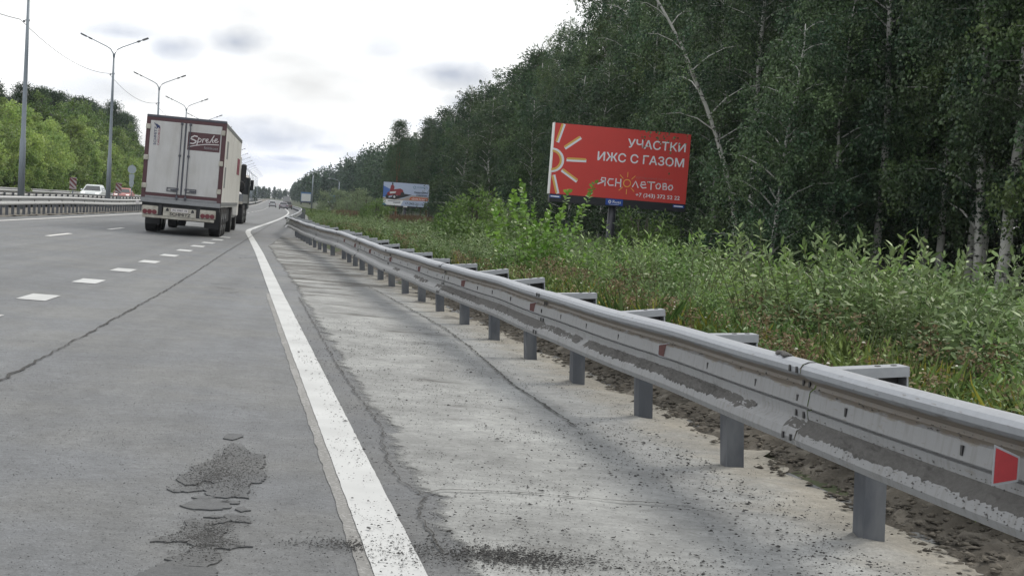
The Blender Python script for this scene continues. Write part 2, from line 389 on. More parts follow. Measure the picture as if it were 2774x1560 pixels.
strip('lane_dash', [[(-7.38, y), (-7.4, y + 3.4)] for y in np.arange(28.2, 60, 10.2)] + [[(-7.5, y), (-7.5, y + 4)] for y in np.arange(72, 500, 12)], .16, .006, M['paint_clean'])

# ---- pixel of the photograph (2576 wide) -> point of the paved plane; used only to read measured outlines into metres
RM = cam.matrix_world.to_3x3()
def px(x, y):
    d = RM @ Vector(((x - 1288) / 3600, -(y - 724.5) / 3600, -1)); lo, hi = 1.0, 3000.0
    for _ in range(50):
        t = (lo + hi) / 2; q = Vector((0, 0, CZ)) + d * t
        if q.z > zr(q.x - cv(q.y), q.y): lo = t
        else: hi = t
    return (q.x - cv(q.y), q.y)

# ---- dusty shoulder lying over the asphalt between the edge line and the guardrail
rg = np.random.RandomState(11)
DB = [(1250, 1600), (1150, 1449), (1128, 1395), (1075, 1330), (1055, 1290), (1075, 1252), (1010, 1210), (985, 1170), (966, 1120), (968, 1082), (922, 1022), (882, 968), (850, 920), (812, 852), (778, 790), (752, 748), (716, 690), (690, 650), (670, 620)]
DBU = [px(x, y) for x, y in DB]; DBY = [p[1] for p in DBU]; DBX = [p[0] for p in DBU]
def dust_left(Y): return float(np.interp(Y, DBY, DBX))
def shoulder_mat():
    m = bpy.data.materials.new('dusty_shoulder'); m.use_nodes = True; t = m.node_tree; b = t.nodes['Principled BSDF']
    b.inputs['Roughness'].default_value = .9; b.inputs['Specular IOR Level'].default_value = .25
    tcn = nd(t, 'ShaderNodeTexCoord'); uv = nd(t, 'ShaderNodeSeparateXYZ'); lk(t, tcn.outputs['UV'], uv.inputs[0])
    def noise(scale, st=(1, 1, 1), det=5, ro=.6):
        mp = nd(t, 'ShaderNodeMapping'); mp.inputs['Scale'].default_value = st; lk(t, tcn.outputs['Object'], mp.inputs[0])
        n = nd(t, 'ShaderNodeTexNoise'); n.inputs['Scale'].default_value = scale; n.inputs['Detail'].default_value = det
        n.inputs['Roughness'].default_value = ro; lk(t, mp.outputs[0], n.inputs['Vector']); return n.outputs[0]
    def rng(s, a, bb, c, d):
        r = nd(t, 'ShaderNodeMapRange')
        for i, v in enumerate((a, bb, c, d)): r.inputs[i + 1].default_value = v
        lk(t, s, r.inputs[0]); return r.outputs[0]
    def mth(op, a, c):
        q = nd(t, 'ShaderNodeMath', operation=op)
        for i, v in enumerate((a, c)):
            if isinstance(v, (int, float)): q.inputs[i].default_value = v
            else: lk(t, v, q.inputs[i])
        return q.outputs[0]
    def mix(f, A, B):
        x = nd(t, 'ShaderNodeMix', data_type='RGBA'); lk(t, f, x.inputs[0])
        for i, v in ((6, A), (7, B)):
            if isinstance(v, tuple): x.inputs[i].default_value = (*v, 1)
            else: lk(t, v, x.inputs[i])
        return x.outputs[2]
    base = mix(rng(noise(1.1, (1, .6, 1)), .38, .62, 0, 1), (.345, .355, .352), (.25, .257, .256))
    # wheel track swept cleaner: a greyer band in the middle of the shoulder
    tk = mth('ABSOLUTE', mth('SUBTRACT', mth('ADD', uv.outputs[0], mth('MULTIPLY', mth('SUBTRACT', noise(.9), .5), .25)), .60), 0)
    base = mix(mth('MULTIPLY', rng(tk, .06, .2, 1, 0), .4), base, (.225, .236, .248))
    # browner soil towards the posts
    base = mix(rng(mth('ADD', uv.outputs[0], mth('MULTIPLY', mth('SUBTRACT', noise(2.5), .5), .3)), .74, .95, 0, 1), base, (.31, .295, .26))
    # damp dark patches lying across, many of them in the far part
    pn = noise(.85, (.55, 1.5, 1), 5, .65)
    far = rng(uv.outputs[1], 15, 27, 0, .16)
    base = mix(rng(mth('ADD', pn, far), .63, .72, 0, .85), base, (.09, .088, .082))
    base = mix(rng(mth('ADD', noise(3.3, (.5, 1.6, 1), 6, .7), far), .66, .76, 0, .7), base, (.12, .118, .112))
    base = mix(rng(noise(7, (1, 1.4, 1), 6, .7), .6, .72, 0, .6), base, (.15, .147, .14))
    base = mix(rng(noise(34, (.35, 1.3, 1), 4, .75), .62, .70, 0, .6), base, (.10, .098, .092))
    base = mix(rng(noise(13, (.4, 1.5, 1), 5, .75), .63, .71, 0, .55), base, (.13, .127, .12))
    f = mth('MULTIPLY', rng(noise(40, det=5, ro=.85), .3, .7, .74, 1.24), mth('MULTIPLY', rng(noise(8, (.7, 1.1, 1), 6, .75), .3, .7, .80, 1.16), rng(noise(1.7, (.9, .7, 1), 5, .65), .32, .68, .80, 1.12)))
    x = nd(t, 'ShaderNodeMix', data_type='RGBA'); x.blend_type = 'MULTIPLY'; x.inputs[0].default_value = 1
    lk(t, base, x.inputs[6]); lk(t, f, x.inputs[7]); lk(t, x.outputs[2], b.inputs['Base Color'])
    bp = nd(t, 'ShaderNodeBump'); bp.inputs['Strength'].default_value = .55; bp.inputs['Distance'].default_value = .015
    lk(t, noise(55, det=6, ro=.75), bp.inputs['Height']); lk(t, bp.outputs[0], b.inputs['Normal'])
    al = mth('ADD', mth('MULTIPLY', uv.outputs[0], 7.5), mth('MULTIPLY', mth('SUBTRACT', mth('ADD', mth('MULTIPLY', noise(30, det=6, ro=.8), .45), mth('MULTIPLY', noise(2.6), .55)), .5), 1.5))
    lk(t, rng(al, .10, .34, 0, 1), b.inputs['Alpha'])
    return m
M['dust'] = shoulder_mat()
ysd = list(np.arange(-1, 16, .05)) + list(np.arange(16, 58, .12))
NK = 26; V = []; F = []; UVv = []; ja = jb = jc = 0
for y in ysd:
    jc = jc * .93 + (rg.rand() - .5) * .028; ja = jc + (rg.rand() - .5) * .014; jb = jb * .8 + (rg.rand() - .5) * .10
    a = dust_left(y) + ja; e = ru(y) + .30 + jb
    for k in range(NK):
        t_ = k / (NK - 1); u = a + (e - a) * t_
        bumpz = .012 * hn(u * 3, y * 2.2) * min(1, t_ * 6) + (.035 * max(0, hn(u * 5, y * 4)) if t_ > .8 else 0)
        V.append(P(u, y, zr(u, y) + .006 + max(0, bumpz))); UVv.append((t_, y))
for i in range(len(ysd) - 1):
    for k in range(NK - 1): F.append((i * NK + k, i * NK + k + 1, (i + 1) * NK + k + 1, (i + 1) * NK + k))
me = np_mesh('shoulder_dust', V, F, M['dust'], True)
uvl = me.uv_layers.new(name='UVMap'); A = np.asarray(UVv, dtype=np.float32)[np.asarray(F).ravel()]
uvl.data.foreach_set('uv', A.ravel())
tag(link('dusty_road_shoulder', me), kind='structure')

# ---- raised worn patches of the top layer in the near lane, with real edges
M['patch'] = asphalt('stripped_asphalt', .62)
M['tar'] = mat('open_crack', (.045, .045, .044), .9, var=.2)
PZ = [[(1590, 455), (1700, 460), (1690, 480), (1620, 500), (1555, 490)],
      [(1570, 560), (1620, 520), (1680, 530), (1720, 550), (1720, 590), (1840, 600), (1850, 640), (1840, 690), (1800, 700), (1840, 720), (1850, 770), (1810, 800), (1740, 795), (1730, 870), (1735, 905), (1640, 895), (1560, 905), (1500, 895), (1440, 880), (1430, 850), (1340, 860), (1200, 862), (1175, 842), (1300, 838), (1480, 835), (1480, 790), (1420, 780), (1360, 810), (1290, 815), (1270, 790), (1215, 770), (1260, 740), (1335, 720), (1340, 690), (1390, 665), (1480, 650), (1500, 625), (1560, 600)],
      [(1255, 955), (1370, 915), (1500, 908), (1600, 930), (1610, 970), (1540, 985), (1400, 985), (1310, 975)],
      [(1630, 975), (1700, 965), (1740, 990), (1680, 998)],
      [(1280, 1070), (1330, 1050), (1490, 1070), (1560, 1040), (1590, 1020), (1735, 1030), (1740, 1075), (1600, 1065), (1500, 1085), (1430, 1095), (1590, 1115), (1570, 1140), (1520, 1180), (1690, 1210), (1680, 1240), (1600, 1260), (1500, 1250), (1500, 1282), (1540, 1300), (1535, 1345), (1430, 1387), (1300, 1380), (1160, 1330), (1200, 1310), (1330, 1290), (1300, 1262), (1350, 1240), (1300, 1212), (1050, 1207), (1045, 1190), (1260, 1160), (1270, 1125), (1310, 1100)],
      [(900, 1470), (1110, 1368), (1200, 1345), (1320, 1387), (1450, 1392), (1520, 1402), (1510, 1470), (1470, 1560), (850, 1560)]]
def jagged(poly, amp, seg, rgx):
    o = []
    for i in range(len(poly)):
        a, b_ = np.array(poly[i], float), np.array(poly[(i + 1) % len(poly)], float)
        n = max(1, int(np.hypot(*(b_ - a)) / seg))
        for k in range(n): o.append(tuple(a + (b_ - a) * k / n + (rgx.rand(2) - .5) * amp))
    return o
from mathutils.geometry import tessellate_polygon
rgx = np.random.RandomState(9)
for _ in range(7):      # slivers broken off round the larger ones
    cx, cy_ = rgx.normal(1460, 90), rgx.uniform(880, 1400); a, b_ = 25 + 80 * rgx.rand() ** 2, 5 + 12 * rgx.rand()
    PZ.append([(cx + a * cos(t) * (.6 + .6 * rgx.rand()), cy_ + b_ * sin(t) * (.6 + .6 * rgx.rand())) for t in np.linspace(0, 2 * pi, 9)[:-1]])
PATCHPTS = []
pm = MB(); rgx = np.random.RandomState(3)
for poly in PZ:
    w_ = [px(x * .3605, 928.7 + y * .3605) for x, y in poly]
    q = jagged(w_, .022, .022, rgx)
    top = [P(u, y, zr(u, y) + .007) for u, y in q]; bot = [P(u, y, zr(u, y) + .001) for u, y in q]
    tri = tessellate_polygon([[Vector((p[0], p[1], 0)) for p in top]])
    n = len(q); pm.add(top + bot, [tuple(t) for t in tri] + [(i, (i + 1) % n, n + (i + 1) % n, n + i) for i in range(n)])
    if len(w_) > 9: PATCHPTS += [(p_, w_) for p_ in q]
tag(pm.build('worn_asphalt_patches', M['patch']), kind='structure')

# ---- cracks
def crack(pts, w0, dz=.010, seed=0, amp=.02, step=.12):
    rgx = np.random.RandomState(seed); q = []
    for i in range(len(pts) - 1):
        a, b_ = np.array(pts[i]), np.array(pts[i + 1]); n = max(1, int(np.hypot(*(b_ - a)) / step))
        q += [a + (b_ - a) * k / n for k in range(n)]
    q.append(np.array(pts[-1])); mb = []; 
    for i, p in enumerate(q):
        t = q[min(i + 1, len(q) - 1)] - q[max(0, i - 1)]; t = t / (np.hypot(*t) + 1e-9); nn = np.array((-t[1], t[0]))
        c_ = p + nn * (rgx.rand() - .5) * amp; ww = w0 * (.35 + rgx.rand() * 1.1)
        mb.append((c_ + nn * ww / 2, c_ - nn * ww / 2))
    V = [P(u, y, zr(u, y) + dz) for ab in mb for u, y in ab]
    return V, [(2 * i, 2 * i + 1, 2 * i + 3, 2 * i + 2) for i in range(len(mb) - 1)]
CR = [([px(-60, 990), px(0, 958), px(120, 895), px(240, 830), px(420, 730), px(500, 680), px(560, 640), px(640, 590), px(680, 565), px(735, 530)], .020, .035, .010),
      ([px(1040, 1254), px(1110, 1240), px(1200, 1242), px(1360, 1251), px(1520, 1266), px(1665, 1275), px(1800, 1296)], .012, .02, .022),
      ([px(925, 722), px(1000, 762), px(1120, 830), px(1180, 875), px(1300, 980), px(1380, 1030), px(1450, 1080)], .018, .03, .022),
      ([px(530, 715), px(600, 716)], .03, .03, .010), ([px(570, 700), px(640, 705)], .02, .03, .010), ([px(545, 725), px(590, 727)], .03, .03, .010),
      ([px(560, 738), px(600, 736)], .02, .03, .010), ([px(600, 650), px(660, 648)], .03, .04, .010), ([px(640, 724), px(830, 738)], .03, .03, .014), ([px(655, 690), px(820, 706)], .04, .04, .014),
      ([px(590, 1025), px(625, 1027)], .012, .02, .010), ([px(625, 1048), px(650, 1049)], .01, .02, .010),
      ([px(1215, 968), px(1290, 974)], .008, .02, .022)]
CR.append(([(u - .01, y) for u, y in DBU[2:16]], .009, .03, .011))
V = []; F = []
for k, (pts, w0, amp, dz) in enumerate(CR):
    v, f = crack(pts, w0, dz, k, amp, .06 if w0 < .02 else .1); F += [tuple(i + len(V) for i in q) for q in f]; V += v
tag(link('road_cracks', np_mesh('road_cracks', V, F, M['tar'])), kind='structure')

# ---- clods, gravel bank behind the rail and loose grit
M['bank'] = mat('earth_bank', (.085, .076, .063), .97, col2=(.19, .175, .15), vscale=4, lo=.52, hi=.7, var=.3, bump=1.0, bscale=45)
rg = np.random.RandomState(5)
ysb = list(np.arange(1.5, 16, .035)) + list(np.arange(16, 45, .12)); NKb = 34; V = []; F = []
def fb(x, y):
    s = 0; a = 1; fx = 1.0
    for o in range(4):
        s += a * hn(x * fx + o * 7.3, y * fx - o * 3.1); a *= .55; fx *= 2.2
    return s
for y in ysb:
    for k in range(NKb):
        t_ = k / (NKb - 1); u = ru(y) + .08 + 1.6 * t_
        h = .034 * fb(u * 2.6, y * 2.3) + .03 * rg.rand() ** 2 * (y < 16) + .10 * math.exp(-((t_ - .42) / .22) ** 2) * (.6 + .5 * hn(2.2, y * 1.1)) - .07 * (1 - min(1, t_ * 3.2)) - max(0, t_ - .7) * .5
        V.append(P(u, y, zr(ru(y) + .2, y) + .005 + h))
for i in range(len(ysb) - 1):
    for k in range(NKb - 1): F.append((i * NKb + k, i * NKb + k + 1, (i + 1) * NKb + k + 1, (i + 1) * NKb + k))
tag(link('earth_bank', np_mesh('earth_bank', V, F, M['bank'])), kind='structure')
def stones(name, pos, size, mats, flat=.55, seed=0):
    rgx = np.random.RandomState(seed); n = len(pos); pos = np.asarray(pos); size = np.asarray(size)
    o = np.array([(1, 0, 0), (0, 1, 0), (-1, 0, 0), (0, -1, 0), (0, 0, 1), (0, 0, -.3)], float)
    a = rgx.rand(n) * 2 * pi; V = np.repeat(o[None], n, 0) * (.55 + .7 * rgx.rand(n, 6, 1)); V[:, :, 2] *= flat
    V[:, :, 0] *= (.7 + .9 * rgx.rand(n))[:, None]
    x = V[:, :, 0] * np.cos(a)[:, None] - V[:, :, 1] * np.sin(a)[:, None]; y = V[:, :, 0] * np.sin(a)[:, None] + V[:, :, 1] * np.cos(a)[:, None]
    V[:, :, 0] = x; V[:, :, 1] = y
    V = V * size[:, None, None] + pos[:, None, :]
    f = np.array([(0, 1, 4), (1, 2, 4), (2, 3, 4), (3, 0, 4), (1, 0, 5), (2, 1, 5), (3, 2, 5), (0, 3, 5)])
    F = (f[None] + (np.arange(n) * 6)[:, None, None]).reshape(-1, 3)
    return link(name, np_mesh(name, V.reshape(-1, 3), F, mats))
M['grit'] = mat('dark_grit', (.05, .05, .05), .95, island=.6)
M['clod'] = mat('earth_clods', (.095, .085, .07), .95, island=.55)
M['aggregate'] = mat('asphalt_chippings', (.135, .14, .145), .85, island=.75); M['rubble'] = mat('broken_asphalt_crumbs', (.085, .085, .085), .9, island=.6)
pos = []; siz = []
for _ in range(45000):      # stone chippings standing out of the worn surface near by
    y = 4.4 + 9 * rg.rand() ** 1.5; u = -4.2 + (dust_left(y) + 4.3) * rg.rand(); pos.append(P(u, y, zr(u, y) + .0006)); siz.append(.0014 + .0026 * rg.rand() ** 2)
tag(stones('asphalt_chippings', pos, siz, M['aggregate'], .5, 12), 'fine stone chippings showing in the worn near lane', 'chippings', kind='stuff')
pos = []; siz = []
for _ in range(5200):       # crumbs lying on and round the broken patches
    (u, y), w_ = PATCHPTS[rg.randint(len(PATCHPTS))]; c_ = np.mean(np.array(w_), 0); f_ = rg.rand() ** .7
    u, y = c_[0] + (u - c_[0]) * f_ + rg.normal(0, .03), c_[1] + (y - c_[1]) * f_ + rg.normal(0, .05)
    if y > 4.3: pos.append(P(u, y, zr(u, y) + .0075)); siz.append(.0018 + .0042 * rg.rand() ** 2)
tag(stones('broken_asphalt_crumbs', pos, siz, M['rubble'], .55, 13), 'crumbs of broken asphalt on the worn patch in the near lane', 'crumbs', kind='stuff')
pos = []; siz = []
for _ in range(24000):
    y = 4.2 + (rg.rand() ** 1.8) * 14; L = dust_left(y); r_ = ru(y) + .1
    u = L - .35 + (r_ - L + .35) * rg.rand()
    if rg.rand() > .35 + .65 * (hn(u * 2.2, y * 1.7) > -.1): continue
    pos.append(P(u, y, zr(u, y) + .018)); siz.append(.0022 + .0055 * rg.rand() ** 3 + (.010 * rg.rand() if rg.rand() < .025 else 0))
for _ in range(2300):      # the line of crumbs across the edge line and the dark heap beside it
    u, y = rg.normal(.75, .5), rg.normal(5.95, .16)
    pos.append(P(u, y, zr(u, y) + .012)); siz.append(.002 + .004 * rg.rand() ** 2)
for _ in range(1500):
    u, y = rg.normal(.82, .17), rg.normal(5.98, .10); pos.append(P(u, y, zr(u, y) + .012 + .004 * rg.rand())); siz.append(.003 + .005 * rg.rand())
for _ in range(700):
    u, y = rg.normal(.2, .16), rg.normal(6.05, .06); pos.append(P(u, y, zr(u, y) + .006)); siz.append(.002 + .004 * rg.rand())
for _ in range(1200):
    y = 4.6 + rg.rand() ** 1.6 * 12; u = -4 + 4.3 * rg.rand() ** .6; pos.append(P(u, y, zr(u, y) + .003)); siz.append(.0015 + .0035 * rg.rand() ** 2)
for _ in range(900):
    y = 5.2 + rg.rand() * 5; u = ru(y) - .15 - abs(rg.normal(0, .5)); pos.append(P(u, y, zr(u, y) + .02)); siz.append(.004 + .009 * rg.rand() ** 2)
tag(stones('loose_grit', pos, siz, M['grit'], .6, 2), 'dark loose grit scattered over the pale shoulder and white line', 'grit', kind='stuff')
pos = []; siz = []
for _ in range(13000):
    y = 3.5 + rg.rand() ** 1.5 * 22; t_ = rg.beta(2.2, 2.6); u = ru(y) + .1 + 1.3 * t_
    z = zr(ru(y) + .2, y) + .01 + .03 * fb(u * 2.6, y * 2.3) + .10 * math.exp(-((t_ * .81 - .42 + .0) / .22) ** 2) * (.6 + .5 * hn(2.2, y * 1.1))
    pos.append(P(u, y, z)); siz.append(.006 + .03 * rg.rand() ** 3)
tag(stones('earth_clods', pos, siz, M['clod'], .5, 4), 'crumbled brown earth clods heaped behind the guardrail posts', 'clods', kind='stuff')
# ------------------------------------------------------------------ the long guardrail on the right
def railpath(y0, y1, step, off):
    return [(ru(y) - off, y) for y in np.arange(y0, y1 + .01, step)]
# profile: (height above the rail's lower edge, projection towards the road)
PROF = [(.004, .0), (.0, .045), (.012, .078), (.045, .092), (.085, .082), (.105, .055), (.122, .030), (.142, .024), (.190, .034), (.193, .012), (.203, .012), (.206, .034),
        (.282, .024), (.300, .002), (.318, -.004), (.338, .012), (.352, .055), (.372, .080), (.398, .084), (.418, .070), (.430, .040), (.432, .005), (.424, -.014), (.40, -.02)]
def sweep(mb, path, prof, z0, m=0, side=1, hvar=None):
    n = len(prof); vs = []
    for i, (u, y) in enumerate(path):
        a, b_ = path[max(0, i - 1)], path[min(len(path) - 1, i + 1)]
        ax, bx = a[0] + cv(a[1]), b_[0] + cv(b_[1]); t = Vector((bx - ax, b_[1] - a[1])).normalized(); nn = Vector((-t.y, t.x)) * side
        x = u + cv(y); dz, du = hvar(y) if hvar else (0, 0)
        for h, d in prof: vs.append((x + nn.x * (d + du), y + nn.y * (d + du), zr(u, y) + z0 + h + dz))
    fs = [(i * n + j, i * n + j + 1, (i + 1) * n + j + 1, (i + 1) * n + j) for i in range(len(path) - 1) for j in range(n - 1)]
    mb.add(vs, fs, m)
def wob(y):
    k = 0.0
    for c_, a in ((52, .01),): k += a * math.exp(-((y - c_) / 1.2) ** 2)
    k += float(np.interp(y, [4.5, 4.8, 6.1, 7.2, 8.2, 9.9, 11, 13.4, 15, 16.2, 17.6, 20, 24.8, 31.7, 34.6, 39, 46, 60], [.104, .099, .070, .060, .050, .034, .029, .032, .029, .018, .010, .0, -.017, -.008, .01, -.025, -.008, -.002]))
    return (.004 * sin(y * .9) + .003 * sin(y * 2.1 + 1) + k, .008 * sin(y * .55 + .4))
BZ = .37; BO = .30
rail = empty('guardrail', P(ru(6), 6, zr(ru(6), 6)), 0, 'long galvanised guardrail with mud on its ledge running along the right shoulder', 'guardrail')
def child(mb, name, mats, parent, smooth=False):
    """build a part whose vertices are in world space under a thing at its own place"""
    inv = parent.matrix_basis.inverted()
    mb.v = [tuple(inv @ Vector(p)) for p in mb.v]
    return mb.build(name, mats, parent, smooth)
# beam material: dirt gathers in the sunk strip under the top bulge, in patches of its own
def beam_mat():
    m = M['galv'].copy(); m.name = 'galvanised_beam_dirty'; t = m.node_tree; b = t.nodes['Principled BSDF']
    src = b.inputs['Base Color'].links[0].from_socket
    tcn = nd(t, 'ShaderNodeTexCoord'); uv = nd(t, 'ShaderNodeSeparateXYZ'); lk(t, tcn.outputs['UV'], uv.inputs[0])
    n = nd(t, 'ShaderNodeTexNoise'); n.inputs['Scale'].default_value = 9; n.inputs['Detail'].default_value = 7; n.inputs['Roughness'].default_value = .7
    mp = nd(t, 'ShaderNodeMapping'); mp.inputs['Scale'].default_value = (1, .45, 2.2); lk(t, tcn.outputs['Object'], mp.inputs[0]); lk(t, mp.outputs[0], n.inputs['Vector'])
    def M2(op, a, c):
        q = nd(t, 'ShaderNodeMath', operation=op)
        for i, v in enumerate((a, c)):
            if isinstance(v, (int, float)): q.inputs[i].default_value = v
            else: lk(t, v, q.inputs[i])
        return q.outputs[0]
    d = M2('DIVIDE', M2('ABSOLUTE', M2('SUBTRACT', uv.outputs[0], .318), 0), .034)      # 0 in the middle of the strip
    k = M2('SUBTRACT', M2('ADD', n.outputs[0], .38), M2('MULTIPLY', d, .32))
    r = nd(t, 'ShaderNodeMapRange'); r.inputs[1].default_value = .5; r.inputs[2].default_value = .62; r.inputs[4].default_value = .85; lk(t, k, r.inputs[0])
    n2 = nd(t, 'ShaderNodeTexNoise'); n2.inputs['Scale'].default_value = 26; n2.inputs['Detail'].default_value = 6; lk(t, mp.outputs[0], n2.inputs['Vector'])
    r2 = nd(t, 'ShaderNodeMapRange'); r2.inputs[1].default_value = .64; r2.inputs[2].default_value = .70; r2.inputs[4].default_value = .55; lk(t, n2.outputs[0], r2.inputs[0])
    n3 = nd(t, 'ShaderNodeTexNoise'); n3.inputs['Scale'].default_value = 30; n3.inputs['Detail'].default_value = 4
    mp3 = nd(t, 'ShaderNodeMapping'); mp3.inputs['Scale'].default_value = (1, 1, .10); lk(t, tcn.outputs['Object'], mp3.inputs[0]); lk(t, mp3.outputs[0], n3.inputs['Vector'])
    r4 = nd(t, 'ShaderNodeMapRange'); r4.inputs[1].default_value = .5; r4.inputs[2].default_value = .72; r4.inputs[4].default_value = .6; lk(t, n3.outputs[0], r4.inputs[0])
    lim = nd(t, 'ShaderNodeMath', operation='LESS_THAN'); lim.inputs[1].default_value = .34; lk(t, uv.outputs[0], lim.inputs[0])
    q4 = nd(t, 'ShaderNodeMath', operation='MULTIPLY'); lk(t, r4.outputs[0], q4.inputs[0]); lk(t, lim.outputs[0], q4.inputs[1])
    # film of grey road dust below the top bulge, its colour darkened for shade too
    r3 = nd(t, 'ShaderNodeMapRange'); r3.inputs[1].default_value = .345; r3.inputs[2].default_value = .36; r3.inputs[3].default_value = .78; r3.inputs[4].default_value = 0; lk(t, uv.outputs[0], r3.inputs[0])
    x0 = nd(t, 'ShaderNodeMix', data_type='RGBA'); lk(t, r3.outputs[0], x0.inputs[0]); lk(t, src, x0.inputs[6]); x0.inputs[7].default_value = (.205, .208, .21, 1)
    x = nd(t, 'ShaderNodeMix', data_type='RGBA'); lk(t, r.outputs[0], x.inputs[0]); lk(t, x0.outputs[2], x.inputs[6]); x.inputs[7].default_value = (.15, .125, .095, 1)
    x2 = nd(t, 'ShaderNodeMix', data_type='RGBA'); lk(t, r2.outputs[0], x2.inputs[0]); lk(t, x.outputs[2], x2.inputs[6]); x2.inputs[7].default_value = (.17, .155, .135, 1)
    x4 = nd(t, 'ShaderNodeMix', data_type='RGBA'); lk(t, q4.outputs[0], x4.inputs[0]); lk(t, x2.outputs[2], x4.inputs[6]); x4.inputs[7].default_value = (.15, .148, .142, 1)
    lk(t, x4.outputs[2], b.inputs['Base Color'])
    mm = nd(t, 'ShaderNodeMath', operation='MULTIPLY_ADD'); mm.inputs[1].default_value = -.75; mm.inputs[2].default_value = .45; lk(t, r3.outputs[0], mm.inputs[0]); lk(t, mm.outputs[0], b.inputs['Metallic'])
    return m
M['beam'] = beam_mat()
def railpt(y, h, d):
    u = ru(y) - BO; dz, du = wob(y)
    a, b_ = y - .3, y + .3; t = Vector((ru(b_) + cv(b_) - ru(a) - cv(a), .6)).normalized(); nn = Vector((-t.y, t.x))
    return Vector((u + cv(y) + nn.x * (d + du), y + nn.y * (d + du), zr(u, y) + BZ + h + dz)), t, nn
def boltbox(mb, y, h, d, hw, hh_):
    p, t, nn = railpt(y, h, d); mb.M = Matrix(((t.x, nn.x, 0, p.x), (t.y, nn.y, 0, p.y), (0, 0, 1, p.z), (0, 0, 0, 1)))
    mb.box(-hw, hw, 0, .008, -hh_, hh_, 1); mb.M = Matrix.Identity(4)
SECT = [(1.0, 7.0), (7.0, 13.0), (13.0, 19.0), (19.0, 25.0), (25.0, 31.0), (31.0, 37.0), (37.0, 43.0), (43.0, 49.0), (49.0, 55.0), (55.0, 61.2)]
for k, (a, b_) in enumerate(SECT):
    mb = MB(); path = railpath(a - .16, b_, .2, BO)
    sweep(mb, path, PROF, BZ + (.004 if k % 2 else 0), 0, 1, lambda y, k=k: (wob(y)[0], wob(y)[1] + (.004 if k % 2 else 0)))
    nv0 = len(mb.v)
    for (dy, h, d) in ([(-.02, .24, .028), (-.12, .165, .030), (-.02, .165, .030), (-.12, .05, .093), (-.02, .05, .093), (-.12, .39, .083), (-.03, .39, .083), (-.1, .315, .0), (-.02, .315, .0)] if k < 7 else []):
        boltbox(mb, b_ + dy, h, d + .002, .009, .016)      # bolts where the sections lap
    for y in (np.arange(a + .4, b_ - .3, 1.0) if k < 5 else []): boltbox(mb, y + .2 * hn(y, 1), .245, .028, .008, .02)
    o = child(mb, 'beam', [M['beam'], M['steelblack']], rail, True)
    me = o.data; me.set_sharp_from_angle(angle=radians(32)); uvl = me.uv_layers.new(name='UVMap'); n = len(PROF)
    hh = np.array([p[0] for p in PROF]); vi = np.empty(len(me.loops), dtype=np.int32); me.loops.foreach_get('vertex_index', vi)
    uvl.data.foreach_set('uv', np.stack([np.where(vi < nv0, hh[vi % n], .1), vi // n * .2], 1).astype(np.float32).ravel())
far = MB(); sweep(far, [(-1.65 - BO if y < 70 else ru(y) - BO, y) for y in list(np.arange(60.8, 120, 2)) + list(np.arange(120, 420, 5))], PROF, BZ, 0, 1, lambda y: (.02 * sin(y * .8), 0))
child(far, 'beam', M['galv'], rail, True)
# posts with their back brackets
POSTY = [6.75 + 2.03 * k for k in range(-2, 28)]
for k, y in enumerate(POSTY):
    u = ru(y); x = u + cv(y); z = zr(u, y); t = Vector((ru(y + .5) - ru(y - .5), 1)).normalized(); ang = -math.atan2(t.x, t.y)
    T = Matrix.Translation((x, y, z)) @ Matrix.Rotation(ang, 4, 'Z') @ Matrix.Rotation(.055 + .02 * sin(k * 2.3), 4, 'Y').inverted()
    hvar = wob(y)[0]
    mb = MB(); mb.M = T
    # channel post: web faces the road, flanges point back
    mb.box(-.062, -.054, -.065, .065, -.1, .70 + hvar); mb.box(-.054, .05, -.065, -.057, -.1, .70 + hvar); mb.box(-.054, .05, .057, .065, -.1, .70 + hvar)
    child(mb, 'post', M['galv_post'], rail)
    mb = MB(); tilt = [.06, .10, .04, -.02, .05, .02][k % 6] if k > 1 else .10
    mb.M = T @ Matrix.Translation((-.24, 0, .805 + hvar)) @ Matrix.Rotation(-tilt, 4, 'Y')
    mb.box(.0, .39, -.06, .06, -.012, 0); mb.box(.0, .39, -.06, -.052, -.05, -.012); mb.box(.0, .39, .052, .06, -.05, -.012)      # top channel
    mb.box(.378, .388, -.052, .052, -.15, -.012); mb.box(.22, .23, -.052, .052, -.17, -.012); mb.box(.01, .02, -.052, .052, -.2, -.012)   # plates hanging below
    mb.box(.02, .38, .044, .050, -.14, -.05, 1)
    mb.disc((.25, .0, .0015), .016, 'Z', .003, 10, 1); mb.disc((.335, .0, .0015), .016, 'Z', .003, 10, 1)
    child(mb, 'bracket', [M['galv'], M['steelblack']], rail)
FP = [62.5 + 2.2 * k for k in range(60)]
for y in FP:
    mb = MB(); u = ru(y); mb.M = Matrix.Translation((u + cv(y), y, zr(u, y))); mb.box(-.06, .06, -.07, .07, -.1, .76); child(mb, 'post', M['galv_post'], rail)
mb = MB()
for y in np.arange(FP[-1] + 2.2, 418, 2.4):
    u = ru(y); mb.M = Matrix.Translation((u + cv(y), y, zr(u, y))); mb.box(-.06, .06, -.07, .07, -.1, .76)
tag(child(mb, 'far_posts', M['galv_post'], rail), kind='stuff')
def REFY(xp):      # distance along the rail of a reflector measured at photograph column xp
    inv = RM.transposed(); lo_, hi_ = 4.0, 60.0
    for _ in range(40):
        y = (lo_ + hi_) / 2; q = inv @ (railpt(y, .25, .05)[0] - Vector((0, 0, CZ)))
        if 1288 + 3600 * q.x / -q.z > xp: lo_ = y
        else: hi_ = y
    return y
